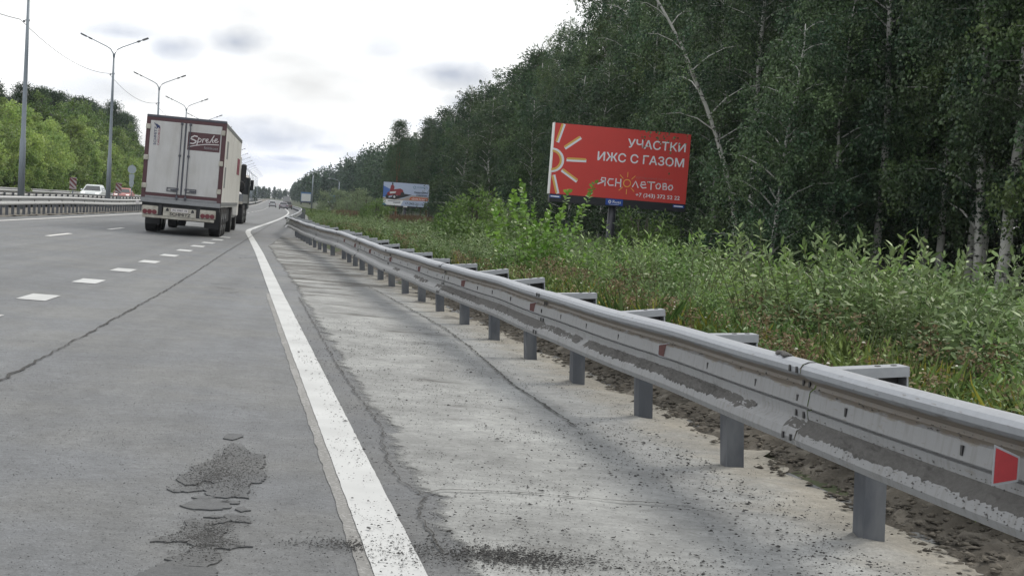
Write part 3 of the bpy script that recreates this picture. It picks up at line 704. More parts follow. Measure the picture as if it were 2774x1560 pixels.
# reflectors (trapezoid plates standing in the sunk strip), yellow tags, slots
for k, y in enumerate([REFY(x) for x in (2562, 1665, 1338, 1164, 1054, 982, 930, 893, 866)]):
    new = k == 0; p, t, nn = railpt(y, .0, .10 if new else .035); mb = MB()
    R3 = Matrix(((t.x, nn.x, 0, p.x), (t.y, nn.y, 0, p.y), (0, 0, 1, p.z), (0, 0, 0, 1)))
    # plate turned to face the oncoming side
    mb.M = R3 @ Matrix.Translation((0, 0, .255)) @ Matrix.Rotation(radians(66 if new else 40), 4, 'Z')
    a = .075
    q = [(.045, -.075), (.045, .075), (-.045, .04), (-.045, -.05)] if new else [(-.042, -.06), (.042, -.045), (.042, .03), (-.042, .05)]
    mb.prism(q, lambda x, z: (x, 0, z), lambda x, z: (x, .006, z), 1)
    mb.prism([(x * .86, z * .86) for x, z in q], lambda x, z: (x, -.004, z), lambda x, z: (x, .0, z), 0)
    mb.prism([(x * .86, z * .86) for x, z in q], lambda x, z: (x, .0065, z), lambda x, z: (x, .010, z), 0)
    o = child(mb, 'reflector', [M['red'] if new else M['redold'], M['galv']], rail)
    if new: tag(o, 'clean bright red reflector')
M['tagy'] = mat('yellow_green_sticker', (.50, .55, .10), .4)
mb = MB()
for y, h in [(7.0, .245), (8.1, .245), (11.1, .245), (12.3, .245)]:
    p, t, nn = railpt(y, h, .0265); mb.M = Matrix(((t.x, nn.x, 0, p.x), (t.y, nn.y, 0, p.y), (0, 0, 1, p.z), (0, 0, 0, 1)))
    mb.box(-.016, .016, 0, .004, -.011, .011)
child(mb, 'sticker', M['tagy'], rail)
# mud cake on the ledge of the lower bulge, broken by gaps
rgx = np.random.RandomState(21); V = []; F = []; NM = 12; row = 0
inv = rail.matrix_basis.inverted()
for y in np.arange(4.2, 24, .022):
    g = hn(3.3, y * .9) + .35 * hn(1.1, y * 4) + .5 - max(0, y - 17) * .12
    if (7.35 < y < 7.40) or (11.35 < y < 11.5) or g < -.35: row = 0; continue
    th = min(1, max(.3, g)) * .03; lo_ = .094 - .016 * rgx.rand() ** 2 - .012 * max(0, hn(5.5, y * 3))
    for k in range(NM):
        s = k / (NM - 1); h = lo_ + (.148 - lo_) * s; d = float(np.interp(h, [.045, .085, .105, .122, .142, .196], [.092, .082, .055, .030, .024, .034]))
        e = th * max(0, sin(pi * min(1, s * 1.05))) ** .6 * (.2 + .75 * rgx.rand() + .8 * abs(fb(s * 2.2, y * 7)))
        p, t, nn = railpt(y, h + e * .6, d + e * .7 + .001); V.append(inv @ p)
    if row:
        b0 = len(V) - 2 * NM; F += [(b0 + k, b0 + k + 1, b0 + NM + k + 1, b0 + NM + k) for k in range(NM - 1)]
    row = 1
link('dried_mud', np_mesh('dried_mud', [tuple(p) for p in V], F, M['mud']), rail)
pos = []; siz = []
for _ in range(3600):
    y = 4.3 + 17 * rgx.rand() ** 1.3; h = .10 + .045 * rgx.normal(); h = min(.165, max(.03, h)); d = float(np.interp(h, [.0, .045, .085, .105, .122, .142, .19], [.05, .092, .082, .055, .030, .024, .034]))
    if rgx.rand() < .12: h = .285 + .03 * rgx.rand(); d = .02
    pos.append(tuple(inv @ railpt(y, h, d)[0])); siz.append(.002 + .006 * rgx.rand() ** 2)
o = stones('mud_crumbs', pos, siz, M['mud'], .8, 31); o.parent = rail; o['kind'] = 'stuff'
p, t, nn = railpt(7.25, .435, .04); mb = MB(); mb.M = Matrix.Translation(p)
for k in range(9): mb.M = Matrix.Translation(p + Vector((rgx.normal(0, .012), rgx.normal(0, .05), rgx.rand() * .006))) ; mb.box(-.02, .02, -.02, .02, -.005, .012, 0, .006)
child(mb, 'mud_lump', M['mud'], rail)

# ------------------------------------------------------------------ median guardrails
W2 = [(.0, .0), (.01, .05), (.05, .08), (.09, .07), (.12, .02), (.16, .0), (.19, .0), (.22, .02), (.26, .075), (.30, .08), (.335, .05), (.345, 0)]
M['galv_light'] = mat('bright_galvanised', (.44, .45, .455), .5, .25, var=.06, vscale=4)
def zmed(u, y): return .42 + rise(y)
def median_rail(u0, side, label, y0, y1, z0, pstep, n_posts, top):
    r = empty('guardrail', P(u0, y0, zmed(u0, y0)), 0, label, 'guardrail')
    mb = MB(); n = len(W2); ysx = list(np.arange(y0, 140, 2)) + list(np.arange(140, y1, 8)); vs = []
    for y in ysx:
        sl_ = .02 * sin(y * .21) * (y < 140)
        for h, d in W2: vs.append((u0 + cv(y) + side * d, y, zmed(u0, y) + z0 + h + sl_))
    mb.add(vs, [(i * n + j, i * n + j + 1, (i + 1) * n + j + 1, (i + 1) * n + j) for i in range(len(ysx) - 1) for j in range(n - 1)])
    for y in np.arange(y0, 160, 3.0):
        mb.disc((u0 + cv(y) + side * .012, y, zmed(u0, y) + z0 + .175), .035, 'X', .02, 8, 1)
    o = child(mb, 'beam', [M['galv_light'], M['steelblack']], r, True); o.data.set_sharp_from_angle(angle=radians(40))
    k = 0; rest = MB(); y = y0 + .4
    while y < y1:
        mb = MB() if k < n_posts else rest
        x = u0 + cv(y) - side * .07; z = zmed(u0, y)
        mb.box(x - .05, x + .05, y - .045, y + .045, z - .1, z + top); k += 1
        if mb is not rest: child(mb, 'post', M['galv_post'], r)
        y += pstep if k < n_posts else pstep * 2
    tag(child(rest, 'far_posts', M['galv_post'], r), kind='stuff')
    return r
median_rail(-12.05, 1, 'near one of the two bright guardrails on the median, with closely set dark posts', 42, 640, .40, 1.0, 96, .74)
median_rail(-16.4, -1, 'far one of the two median guardrails, only its upper rim showing beside the opposite lanes', 46, 420, .52, 2.0, 70, .8)
rr = empty('guardrail', P(-30.6, 60, .4), 0, 'pale guardrail edging the far side of the opposite carriageway under the trees', 'guardrail')
mb = MB(); ysx = list(np.arange(60, 420, 5)); n = len(W2); vs = []
for y in ysx:
    for h, d in W2: vs.append((-30.6 + cv(y) + d, y, .68 + rise(y) + .42 + h))
mb.add(vs, [(i * n + j, i * n + j + 1, (i + 1) * n + j + 1, (i + 1) * n + j) for i in range(len(ysx) - 1) for j in range(n - 1)])
child(mb, 'beam', M['galv_light'], rr, True)
mb = MB()
for y in np.arange(60, 410, 4): mb.box(-30.7 + cv(y), -30.6 + cv(y), y - .05, y + .05, .3 + rise(y), 1.1 + rise(y))
tag(child(mb, 'posts', M['galv_post'], rr), kind='stuff')

# ------------------------------------------------------------------ lamp posts on the median
LU = -14.15
def make_lamp(loc, label, group):
    r = empty('street_lamp', loc, 0, label, 'street lamp', group)
    mb = MB(); mb.tube([(0, 0, -.1), (0, 0, 3.2), (0, 0, 3.25), (0, 0, 7), (0, 0, 9.6)], [.16, .135, .11, .085, .06], 10); mb.build('pole', M['lampgrey'], r, True)
    mb = MB()
    for s in (-1, 1): mb.tube([(0, 0, 9.4), (s * .05, 0, 9.85), (s * .22, 0, 10.12), (s * .5, 0, 10.28), (s * 1.75, 0, 10.82)], [.045, .042, .036, .032, .026], 8)
    mb.build('bracket', M['lampgrey'], r, True)
    for s in (-1, 1):
        for a, b_ in ((.72, .88), (.98, 1.28)):
            mb = MB(); mb.M = Matrix.Translation((s * .5, 0, 10.28)) @ Matrix.Rotation(-s * math.atan2(.54, 1.25), 4, 'Y') if s > 0 else Matrix.Translation((-.5, 0, 10.28)) @ Matrix.Rotation(math.atan2(.54, 1.25), 4, 'Y')
            x0, x1 = s * a * 1.36, s * b_ * 1.36
            mb.box(min(x0, x1), max(x0, x1), -.13, .13, -.045, .04, 0, .02)
            mb.box(min(x0, x1) + .03, max(x0, x1) - .03, -.1, .1, -.058, -.046, 1)
            mb.build('lamp_head', [M['lampdark'], M['galv_light']], r)
    mb = MB(); mb.box(-.1, .1, -.03, .03, 8.55, 8.6); mb.disc((-.16, 0, 8.52), .05, 'Z', .09, 8); mb.build('insulator', M['lampdark'], r)
    return r
lz = lambda y: .48 + rise(y)
LY = [67.6 + 26.6 * k for k in range(22)]
first = make_lamp(P(LU, LY[0], lz(LY[0])), 'nearest double-armed grey lamp post on the median, running out of the top of the picture', 'lamp posts along the median')
def copy_tree(o, parent=None):
    c = o.copy(); COL.objects.link(c)
    if parent: c.parent = parent
    for ch in list(o.children): copy_tree(ch, c)
    return c
for k, y in enumerate(LY[1:]):
    c = copy_tree(first); c.location = P(LU, y, lz(y))
    c['label'] = ['grey double-armed lamp post standing between the white car and the red car', 'double-armed lamp post rising just behind the left part of the trailer roof',
                  'lamp post hidden by the trailer roof except its two arms'][k] if k < 3 else 'thin double-armed lamp post in the line receding beyond the white semi-trailer'
cb = MB()
for i in range(-1, 7):
    ya, yb = 66.8 + 26.6 * i, 66.8 + 26.6 * (i + 1); pts = []
    for k in range(13):
        t_ = k / 12; y = ya + (yb - ya) * t_; pts.append(P(LU - .16, y, lz(y) + 8.5 - 4 * .55 * t_ * (1 - t_)))
    cb.tube(pts, .014, 4)
tag(cb.build('overhead_cable', M['cable']), 'thin sagging cable strung between the median lamp posts', 'cable')

# ------------------------------------------------------------------ signs on the median
def sign_chevron(loc, label):
    r = empty('obstacle_marker', loc, 0.12, label, 'marker sign', 'striped marker signs on the median')
    mb = MB(); mb.box(-.22, .22, 0, .02, .95, 1.75, 0)
    # slanted red stripes cut to the panel
    for k in range(-3, 4):
        a = 1.35 + k * .36; q = [(-.22, a + .22), (.22, a - .22), (.22, a - .04), (-.22, a + .40)]
        q = [(x, min(1.75, max(.95, z))) for x, z in q]
        if max(z for _, z in q) - min(z for _, z in q) > .01: mb.poly([(x, -.004, z) for x, z in q], 1)
    mb.build('panel', [M['marker_white'], M['marker_red']], r)
    mb = MB(); mb.tube([(0, .05, -.4), (0, .05, 1.7)], .035, 8); mb.build('post', M['lampgrey'], r)
M['marker_white'] = mat('marker_white', (.34, .32, .33), .5); M['marker_red'] = mat('marker_red', (.13, .035, .04), .5)
sign_chevron(P(-16.65, 96, .6), 'small red and white striped marker left of the oncoming white car')
sign_chevron(P(-15.5, 109, .5), 'small red and white striped marker beside the lamp post left of the red car')
M['signback'] = mat('sign_back_grey', (.30, .35, .38), .5, .2, var=.05)
r = empty('road_sign', P(-15.7, 118, .45), 0, 'round road sign seen from behind with a waisted plate under it', 'road sign')
mb = MB(); mb.tube([(0, .05, -.3), (0, .05, 3.4)], .04, 8); mb.build('post', M['lampgrey'], r)
mb = MB(); mb.disc((0, 0, 3.0), .34, 'Y', .03, 24); mb.build('disc', M['signback'], r)
mb = MB(); q = [(-.2, 2.62), (.2, 2.62), (.22, 2.4), (.16, 2.15), (.2, 1.9), (.12, 1.6), (-.12, 1.6), (-.2, 1.9), (-.16, 2.15), (-.22, 2.4)]
mb.prism(q, lambda x, z: (x, -.012, z), lambda x, z: (x, .012, z)); mb.build('plate', M['signback'], r)

# ------------------------------------------------------------------ vehicles
def paint(name, c, rough=.35, var=.03): return mat(name, c, rough, spec=.5, var=var, vscale=3, coat=.3)
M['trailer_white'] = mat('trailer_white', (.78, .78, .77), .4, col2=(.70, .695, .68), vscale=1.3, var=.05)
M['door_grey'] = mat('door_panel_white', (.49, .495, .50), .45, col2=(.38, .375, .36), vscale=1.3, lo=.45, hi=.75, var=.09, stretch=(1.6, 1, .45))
M['maroon'] = mat('maroon_frame', (.070, .026, .033), .45, var=.1, vscale=4)
M['topgrey'] = mat('roof_edge_grey', (.07, .075, .095), .5, var=.1)
M['sill'] = mat('sill_grey', (.24, .25, .265), .5, .2, var=.12, vscale=3)
M['cream'] = mat('dirty_cream', (.46, .45, .40), .6, col2=(.33, .31, .27), vscale=5, var=.1)
M['lightred'] = mat('tail_light_red', (.13, .02, .03), .35)
M['lettering'] = mat('pale_lettering', (.58, .56, .57), .5)
M['navy'] = mat('navy_ink', (.02, .03, .10), .5)
M['crimson'] = mat('crimson_ink', (.24, .06, .09), .5)
M['rim'] = mat('wheel_rim', (.25, .26, .27), .4, .6)
M['orange_lens'] = mat('amber_lens', (.7, .25, .02), .3)

def wheel(parent, x, y, r, wd, rimm=None, name='wheel'):
    mb = MB(); mb.loft([[(x + s * wd / 2, y + cos(2 * pi * k / 20) * rr, r + sin(2 * pi * k / 20) * rr) for k in range(20)] for s, rr in ((-1, r * .9), (-.85, r), (.85, r), (1, r * .9))])
    o = mb.build(name, M['rubber'], parent, False)
    mb = MB(); mb.disc((x, y, r), r * .56, 'X', wd + .012, 16); mb.disc((x, y, r), r * .2, 'X', wd + .04, 10, 1)
    mb.build('rim', [rimm or M['rim'], M['darkmetal']], o); return o

def semi_trailer():
    r = empty('articulated_lorry', (0, 0, 0), 0, 'large white refrigerated semi-trailer lorry with maroon rear frame and closed double doors, seen from behind', 'lorry')
    X0, X1, ZB, ZT, L = -1.3, 1.3, 1.0, 3.9, 13.4
    mb = MB(); mb.box(X0 + .01, X1 - .01, .10, L, ZB + .02, ZT - .02, 0, .03)
    for z in (1.14, ZT - .12): mb.box(X1 - .012, X1 + .004, .12, L - .05, z - .06, z + .06, 1); mb.box(X0 - .004, X0 + .012, .12, L - .05, z - .06, z + .06, 1)
    # worn pictures on the side: a red field far forward, faded grey marks
    mb.box(X1 - .012, X1 + .002, 10.4, 12.6, 2.35, 3.0, 2); mb.box(X1 - .012, X1 + .002, 1.4, 2.2, 2.7, 3.3, 3); mb.box(X1 - .012, X1 + .002, 1.0, 1.7, 1.7, 2.4, 3)
    body = mb.build('trailer_body', [M['trailer_white'], M['sill'], M['crimson'], M['sill']], r)
    mb = MB()      # rear frame
    mb.box(X0, X1, 0, .11, ZT - .19, ZT - .08, 0); mb.box(X0, X1, -.012, .11, ZT - .08, ZT, 1, .015)
    mb.box(X0, X0 + .13, 0, .11, ZB, ZT - .19, 0); mb.box(X1 - .14, X1, 0, .11, ZB, ZT - .19, 0)
    mb.box(X0 + .13, X1 - .14, 0, .11, ZB + .23, ZB + .33, 0)
    mb.box(X0, X1, -.03, .0, ZB, ZB + .17, 2, .02); mb.box(X0 + .13, X1 - .14, .0, .11, ZB, ZB + .23, 2)
    mb.build('rear_frame', [M['maroon'], M['topgrey'], M['sill']], r)
    zd0, zd1 = ZB + .335, ZT - .195
    # doors
    for s, (a, b_) in enumerate(((X0 + .135, -.045), (.005, X1 - .145))):
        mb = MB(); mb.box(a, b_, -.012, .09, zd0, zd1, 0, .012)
        f = lambda x, z: (x, -.0155, z)
        if s == 0:
            mb.text('SCHMITZ', lambda x, z: (a + .215 - z, -.0155, zd1 - .70 - .10 + x), 0, 0, .085, .60, .02, 0, 1)
            mb.text('CARGOBULL', lambda x, z: (a + .32 - z, -.0155, zd1 - .70 - .10 + x), 0, 0, .07, .58, .02, 0, 2)
            el = [(255, 205), (285, 200), (300, 235), (340, 225), (375, 250), (430, 280), (445, 310), (438, 370), (415, 370), (405, 335), (385, 340), (370, 365), (345, 365), (335, 310), (310, 280), (280, 245)]
            mb.poly([f(a + .05 + (x - 200) / 940, zd1 - .02 - (y - 150) / 920) for x, y in el][::-1], 1)
        else:
            px0, px1, pz1, pz0 = a + .06, b_ - .035, ZT - .46, ZT - 1.06
            mb.add([(px0, -.014, pz0), (px1, -.014, pz0), (px1, -.014, pz1), (px0, -.014, pz1)], [(0, 1, 2, 3)], 2)
            g = lambda x, y: f(px0 + (x - (1380 - 40 * (y - 490) / 550)) / 960 * (px1 - px0), pz1 - (y - (490 + 70 * (x - 1380) / 960)) / 550 * .6)
            ST = [([(1640, 630), (1560, 610), (1470, 660), (1450, 700), (1560, 740), (1610, 770), (1590, 810), (1520, 845), (1410, 830)], 38),
                  ([(1690, 665), (1660, 760), (1625, 895)], 28), ([(1670, 720), (1735, 692), (1768, 722), (1735, 785), (1655, 805)], 24),
                  ([(1815, 700), (1795, 805)], 26), ([(1800, 745), (1845, 700), (1880, 705)], 24),
                  ([(1895, 765), (1960, 735), (1965, 702), (1925, 700), (1888, 755), (1920, 808), (1985, 790)], 24),
                  ([(2140, 600), (2080, 695), (2010, 812)], 26), ([(2030, 765), (2085, 715), (2110, 730), (2085, 790), (2115, 810)], 24),
                  ([(2145, 765), (2228, 725), (2232, 692), (2190, 690), (2148, 750), (2170, 800), (2230, 795), (2262, 765)], 24),
                  ([(1390, 940), (1600, 898), (1900, 862), (2270, 872)], 24)]
            for pts, wd_ in ST: mb.ribbon([(x, y) for x, y in pts], wd_, g, 1)
            mb.text('feinkost', f, px1 - .05, pz0 + .075, .10, .46, .0, 0, 3, 'R')
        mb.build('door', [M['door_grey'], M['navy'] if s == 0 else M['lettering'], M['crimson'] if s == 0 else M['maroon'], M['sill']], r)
    mb = MB(); mb.box(-.042, .002, -.02, .05, zd0 - .02, zd1, 0); mb.build('door_seal', M['topgrey'], r)
    for x in (-.15, .13):
        mb = MB(); mb.tube([(x, -.05, zd0 - .2), (x, -.05, zd1 + .02)], .017, 8)
        for z in (zd0 - .1, zd0 + .18, (zd0 + zd1) / 2 + .1, zd1 - .03): mb.box(x - .04, x + .04, -.075, -.012, z - .035, z + .035, 0, .01)
        lb = mb.build('lock_bar', M['topgrey'], r)
        s = -1 if x < 0 else 1; a = x if s > 0 else x - .34
        mb = MB(); z = zd0 + .14
        mb.box(a, a + .34, -.05, -.035, z + .05, z + .075); mb.box(a, a + .34, -.05, -.035, z - .06, z - .035); mb.box(a, a + .03, -.055, -.03, z - .06, z + .075); mb.box(a + .31, a + .34, -.055, -.03, z - .06, z + .075)
        mb.box(a + .12, a + .30, -.07, -.03, z - .02, z + .03, 0, .01); mb.build('handle', M['topgrey'], lb)
    for s in (-1, 1):
        for z in (ZT - .40, ZT - 1.42, ZB + .55):
            mb = MB(); x = X0 - .012 if s < 0 else X1 - .17; mb.box(x, x + .16 - (.02 if s > 0 else 0), -.045, -.001, z - .085, z + .085, 0, .02); mb.build('hinge', M['cream'], r)
    # under-run bumper with lamps and plate
    mb = MB(); mb.box(X0 + .08, X1 - .18, .02, .12, .50, .60, 0, .02)
    mb.box(-.55, .52, .0, .05, .60, .88, 0)
    for x in (-.66, .60): mb.box(x - .06, x + .06, .03, .25, .50, 1.0, 1)
    mb.box(X0 + .04, X1 - .04, .10, .5, .86, 1.0, 1)
    f = lambda x, z: (x, -.004, z)
    mb.text('SCHMITZ', f, -.33, .625, .10, .68, .035, 0, 1)
    for x in (-.42, .40): mb.poly([f(x - .05, .76), f(x + .05, .76), f(x + .05, .82), f(x + .01, .87), f(x - .03, .85)], 1)
    mb.build('bumper', [M['cream'], M['darkmetal']], r)
    mb = MB(); mb.box(-.30, .26, -.012, -.003, .755, .87, 0); mb.text('AC 0987 78', lambda x, z: (x, -.0135, z), -.26, .785, .06, .48, .012, 0, 1)
    mb.build('number_plate', [M['lettering'], M['darkmetal']], r)
    for x in (X0 + .06, X1 - .66):
        mb = MB(); mb.box(x, x + .52, .0, .08, .61, .90, 0, .02); o = mb.build('lamp_cluster', M['cream'], r)
        for k in range(3): mb = MB(); mb.disc((x + .10 + k * .155, -.005, .70), .078, 'Y', .03, 14); mb.build('tail_light', M['lightred'], o)
    mb = MB(); mb.tube([(X0 - .05, .1, 1.0), (X0 - .16, .08, .96)], .035, 8); mb.disc((X0 - .1, .06, .98), .06, 'Y', .05, 10, 1); mb.build('marker_lamp', [M['darkmetal'], M['lettering']], r)
    # chassis, mud flaps, wheels
    mb = MB(); mb.box(-.55, -.40, .3, 12.5, .72, 1.0); mb.box(.40, .55, .3, 12.5, .72, 1.0)
    for y in (2.0, 3.3, 4.6): mb.tube([(-.95, y, .52), (.95, y, .52)], .07, 8); mb.box(-.5, .5, y - .1, y + .1, .5, .75)
    mb.box(-1.2, 1.2, 6.2, 8.4, .45, 1.0, 0, .05)
    mb.build('chassis', M['darkmetal'], r)
    for x in (-.98, .98): mb = MB(); mb.box(x - .24, x + .24, 1.15, 1.17, .28, .9); mb.build('mud_flap', M['darkmetal'], r)
    for x in (-1.07, 1.07):
        mb = MB()
        mb.box(x - .21, x + .21, 1.2, 5.4, 1.06, 1.08); mb.build('mudguard', M['cream'], r)
        for y in (2.0, 3.3, 4.6): wheel(r, x, y, .52, .40)
    for y in (10.3, 14.6):
        for x in (-1.05, 1.05): wheel(r, x, y, .52, .36)
    mb = MB(); mb.box(-1.25, 1.25, 13.9, 15.9, .55, 3.3, 0, .12); mb.box(-.5, .5, 9.5, 15.4, .55, .95, 0); mb.build('cab', M['trailer_white'], r)
    mb = MB(); mb.box(1.27, 1.5, 15.3, 15.5, 2.2, 2.9, 0, .05); mb.build('mirror', M['darkmetal'], r)
    return r
t = semi_trailer(); u0, y0 = -5.12, 48.6
t.location = P(u0, y0, zr(u0, y0) + .01); t.rotation_euler = (0, radians(1.9), radians(1.5))

def flatbed():
    r = empty('flatbed_truck', (0, 0, 0), 0, 'grey drop-side truck with dark loading crane, half hidden ahead of the white semi-trailer', 'truck')
    W = 1.22; fr = M['darkmetal']
    mb = MB(); mb.box(-W, W, 0, 5.2, 1.12, 1.24, 0, .01); mb.box(-W, W, 0, .05, 1.24, 1.62, 1); mb.box(-W, -W + .05, .05, 5.2, 1.24, 1.62, 1); mb.box(W - .05, W, .05, 5.2, 1.24, 1.62, 1)
    mb.box(-W, W, -.03, .0, 1.08, 1.22, 2)
    for x in (-.6, 0, .6, 1.0): mb.box(x - .03, x + .03, -.02, .0, 1.22, 1.6, 0)
    mb.build('cargo_bed', [M['sill'], M['bedgrey'], M['cream']], r)
    mb = MB(); mb.box(-.9, .9, .1, .25, .62, 1.05, 0); mb.box(-.45, .45, .2, 7, .7, 1.1, 0); mb.box(.9, 1.2, 1.5, 3, .55, 1.05, 0)
    mb.build('chassis', fr, r)
    for x in (-.75, .55): mb = MB(); mb.box(x, x + .3, .05, .1, .86, 1.0); mb.build('tail_light', M['lightred'], r)
    for x in (-.98, .98):
        for y in (1.3, 2.6, 6.4): wheel(r, x, y, .5, .5 if y < 5 else .3)
    mb = MB(); mb.box(-.95, -.6, .95, .97, .25, .95); mb.box(.6, 1.2, .95, .97, .25, .95); mb.build('mud_flap', fr, r)
    mb = MB(); mb.box(-1.2, 1.2, 5.5, 7.4, .7, 2.75, 0, .15); mb.build('cab', M['cabdark'], r)
    mb = MB(); mb.box(-.9, .88, 4.7, 5.4, 1.6, 2.3, 0, .05); mb.box(.25, .75, 4.6, 5.3, 2.3, 3.1, 0, .05); mb.box(.4, .82, 4.5, 5.0, 2.5, 3.05, 0, .04); mb.box(.45, .8, 4.45, 4.6, 2.45, 2.6, 1)
    mb.build('crane', [M['darkmetal'], M['cream']], r)
    for y in (6.9,): mb = MB(); mb.box(1.22, 1.42, y, y + .12, 1.9, 2.5, 0, .03); mb.build('mirror', fr, r)
    return r
M['bedgrey'] = mat('drop_side_grey', (.17, .185, .20), .5, .2, col2=(.23, .235, .24), vscale=3, var=.1); M['cabdark'] = mat('cab_dark', (.03, .034, .04), .4)
u1, y1 = -6.05, 78.0
t2 = flatbed(); t2.location = P(u1, y1, zr(u1, y1)); t2.rotation_euler = (0, radians(1.7), radians(.6))
bx, by, bz = P(u1, y1, zr(u1, y1))
mb = MB()
for k in range(3): mb.loft([[(cos(2 * pi * j / 24) * rr, d, sin(2 * pi * j / 24) * rr) for j in range(24)] for d, rr in ((0, .36 - k * .09), (.0 - .02 * k, .33 - k * .09), (-.03 - .01 * k, .30 - k * .09))], 0, False)
mb.loft([[(cos(2 * pi * j / 24) * rr, d, sin(2 * pi * j / 24) * rr) for j in range(24)] for d, rr in ((.30, .34), (.26, .385), (.04, .385), (0, .35), (.0, .22), (.06, .2), (.06, .05))])
sp = mb.build('spare_tyre', M['rubber']); sp.location = (bx + .86, by + 1.4, bz + 1.98)
tag(sp, 'dark spare tyre standing on edge on the load of the grey flatbed truck', 'tyre')
mb = MB(); rgx = np.random.RandomState(4); rings = []
for k, (z, s) in enumerate(((0, .95), (.12, 1.0), (.25, .9), (.36, .6), (.42, .2))):
    rings.append([(cos(2 * pi * j / 16) * .75 * s * (1 + .12 * sin(3 * j + k)), sin(2 * pi * j / 16) * .5 * s * (1 + .1 * cos(2 * j)), z + .03 * sin(j * 1.9)) for j in range(16)])
mb.loft(rings); ld = mb.build('white_sack', mat('white_sack_cloth', (.6, .62, .64), .8, var=.1), None, True); ld.location = (bx + .35, by + .75, bz + 1.42)
tag(ld, 'bulging white sack lying behind the tailgate of the flatbed truck', 'sack')

def car(name, label, body, kind='sedan', group=None, W=1.78, L=4.4):
    """a car that stands on z = 0 and faces +Y"""
    r = empty(name, (0, 0, 0), 0, label, 'car', group)
    if kind == 'suv': H, belt, hood, roof0, roof1, rear = 1.68, 1.0, 1.02, .40, -.95, -1.0
    elif kind == 'hatch': H, belt, hood, roof0, roof1, rear = 1.48, .92, .9, .45, -.75, -1.0
    else: H, belt, hood, roof0, roof1, rear = 1.43, .90, .88, .35, -.55, -.9
    h = L / 2
    prof = [(-h, .42), (-h + .03, .30), (-h + .45, .24), (h - .45, .24), (h - .05, .28), (h, .45), (h - .02, .62), (h - .12, .74), (h - .95, hood), (h - 1.15, belt), (-h + (1.0 if kind == 'sedan' else .25), belt + .03), (-h + .10, belt - .02), (-h + .01, .72)]
    mb = MB(); rings = []
    for x, k, zz in ((-W / 2, .90, .06), (-W / 2 + .06, .985, .015), (-W / 2 + .2, 1, 0), (W / 2 - .2, 1, 0), (W / 2 - .06, .985, .015), (W / 2, .90, .06)):
        rings.append([(x, y * (.96 + .04 * k if k < 1 else 1), .58 + (z - .58) * k) for y, z in prof])
    mb.loft(rings)
    # greenhouse: pillars and roof
    yb0, yb1 = h - 1.12, -h + (.95 if kind == 'sedan' else .18); yr0, yr1 = yb0 - .78, yb1 + (.62 if kind == 'sedan' else .30 if kind == 'suv' else .45)
    wb, wr = W / 2 - .05, W / 2 - .24
    def ring(y0, y1, w_, z): return [(-w_, y1, z), (w_, y1, z), (w_, y0, z), (-w_, y0, z)]
    mb.loft([ring(yb0, yb1, wb, belt - .02), ring(yr0, yr1, wr, H - .07), ring(yr0 - .12, yr1 + .1, wr - .1, H)])
    mb.build('body', body, r)
    def pane(nm, q):       # q: four corners in the wall of the greenhouse, pushed 6 mm out
        a = [Vector(p) for p in q]; n = (a[1] - a[0]).cross(a[3] - a[0]).normalized() * .006; cen = sum(a, Vector()) / 4
        a = [cen + (p - cen) * .88 + n for p in a]; mb = MB(); mb.add([tuple(p) for p in a] + [tuple(p - n * .9) for p in a], [(0, 1, 2, 3), (7, 6, 5, 4), (0, 4, 5, 1), (1, 5, 6, 2), (2, 6, 7, 3), (3, 7, 4, 0)]); mb.build(nm, M['glass'], r)
    za, zb = belt + .0, H - .08; k = (za - belt + .02) / (H - .05 - belt)
    pane('windscreen', [(wb, yb0, za), (-wb, yb0, za), (-wr, yr0, zb), (wr, yr0, zb)])
    pane('rear_window', [(-wb, yb1, za), (wb, yb1, za), (wr, yr1, zb), (-wr, yr1, zb)])
    for s in (-1, 1):
        q = [(s * wb, yb0 - .12, za), (s * wr, yr0 - .04, zb), (s * wr, yr1 + .04, zb), (s * wb, yb1 + .12, za)]
        pane('side_window', q if s < 0 else q[::-1])
        wheel(r, s * (W / 2 - .13), h - .85, .32, .2); wheel(r, s * (W / 2 - .13), -h + .8, .32, .2)
        mb = MB(); mb.box(s * (W / 2 - .28) - .17, s * (W / 2 - .28) + .17, h - .12, h - .03, .60, .74, 0, .03); mb.build('headlight', M['headlamp'], r)
        mb = MB(); mb.box(s * (W / 2 - .2) - .14, s * (W / 2 - .2) + .14, -h - .012, -h + .1, .66, .86, 0, .03); mb.build('tail_light', M['lightred'], r)
        mb = MB(); mb.box(s * (W / 2 + .07) - .08, s * (W / 2 + .07) + .08, yb0 - .35, yb0 - .22, belt, belt + .14, 0, .03); mb.build('mirror', body, r)
    mb = MB(); mb.box(-W / 2 + .12, W / 2 - .12, h - .04, h + .012, .28, .44, 0, .02); mb.box(-W / 2 + .1, W / 2 - .1, -h - .015, -h + .05, .27, .46, 0, .02); mb.build('bumper', M['darkmetal'], r)
    mb = MB(); mb.box(-.26, .26, h + .012, h + .02, .46, .57); mb.box(-.26, .26, -h - .03, -h - .012, .50, .61); mb.build('number_plate', M['lettering'], r)
    return r
M['headlamp'] = mat('headlamp', (.8, .82, .84), .15, emit=((1, .97, .9), .6))
def put(o, u, Y, rz=0, dz=0.0, left=False):
    z = (.66 + rise(Y)) if left else zr(u, Y); o.location = P(u, Y, z + dz); o.rotation_euler = (0, 0, rz + (0.04 * min(1, max(0, (Y - 40) / 200)))); return o
c = car('parked_car', 'white hatchback coming towards the camera on the opposite lanes, left of the red car', paint('car_white', (.62, .66, .67)), 'hatch', None, 1.8, 4.3); c.name = 'white_car'; put(c, -21.1, 135, pi, 0, True)
c = car('red_car', 'red sedan coming towards the camera with headlights on, beside the lamp post', paint('car_red', (.44, .17, .16)), 'sedan'); put(c, -21.4, 160, pi, 0, True)
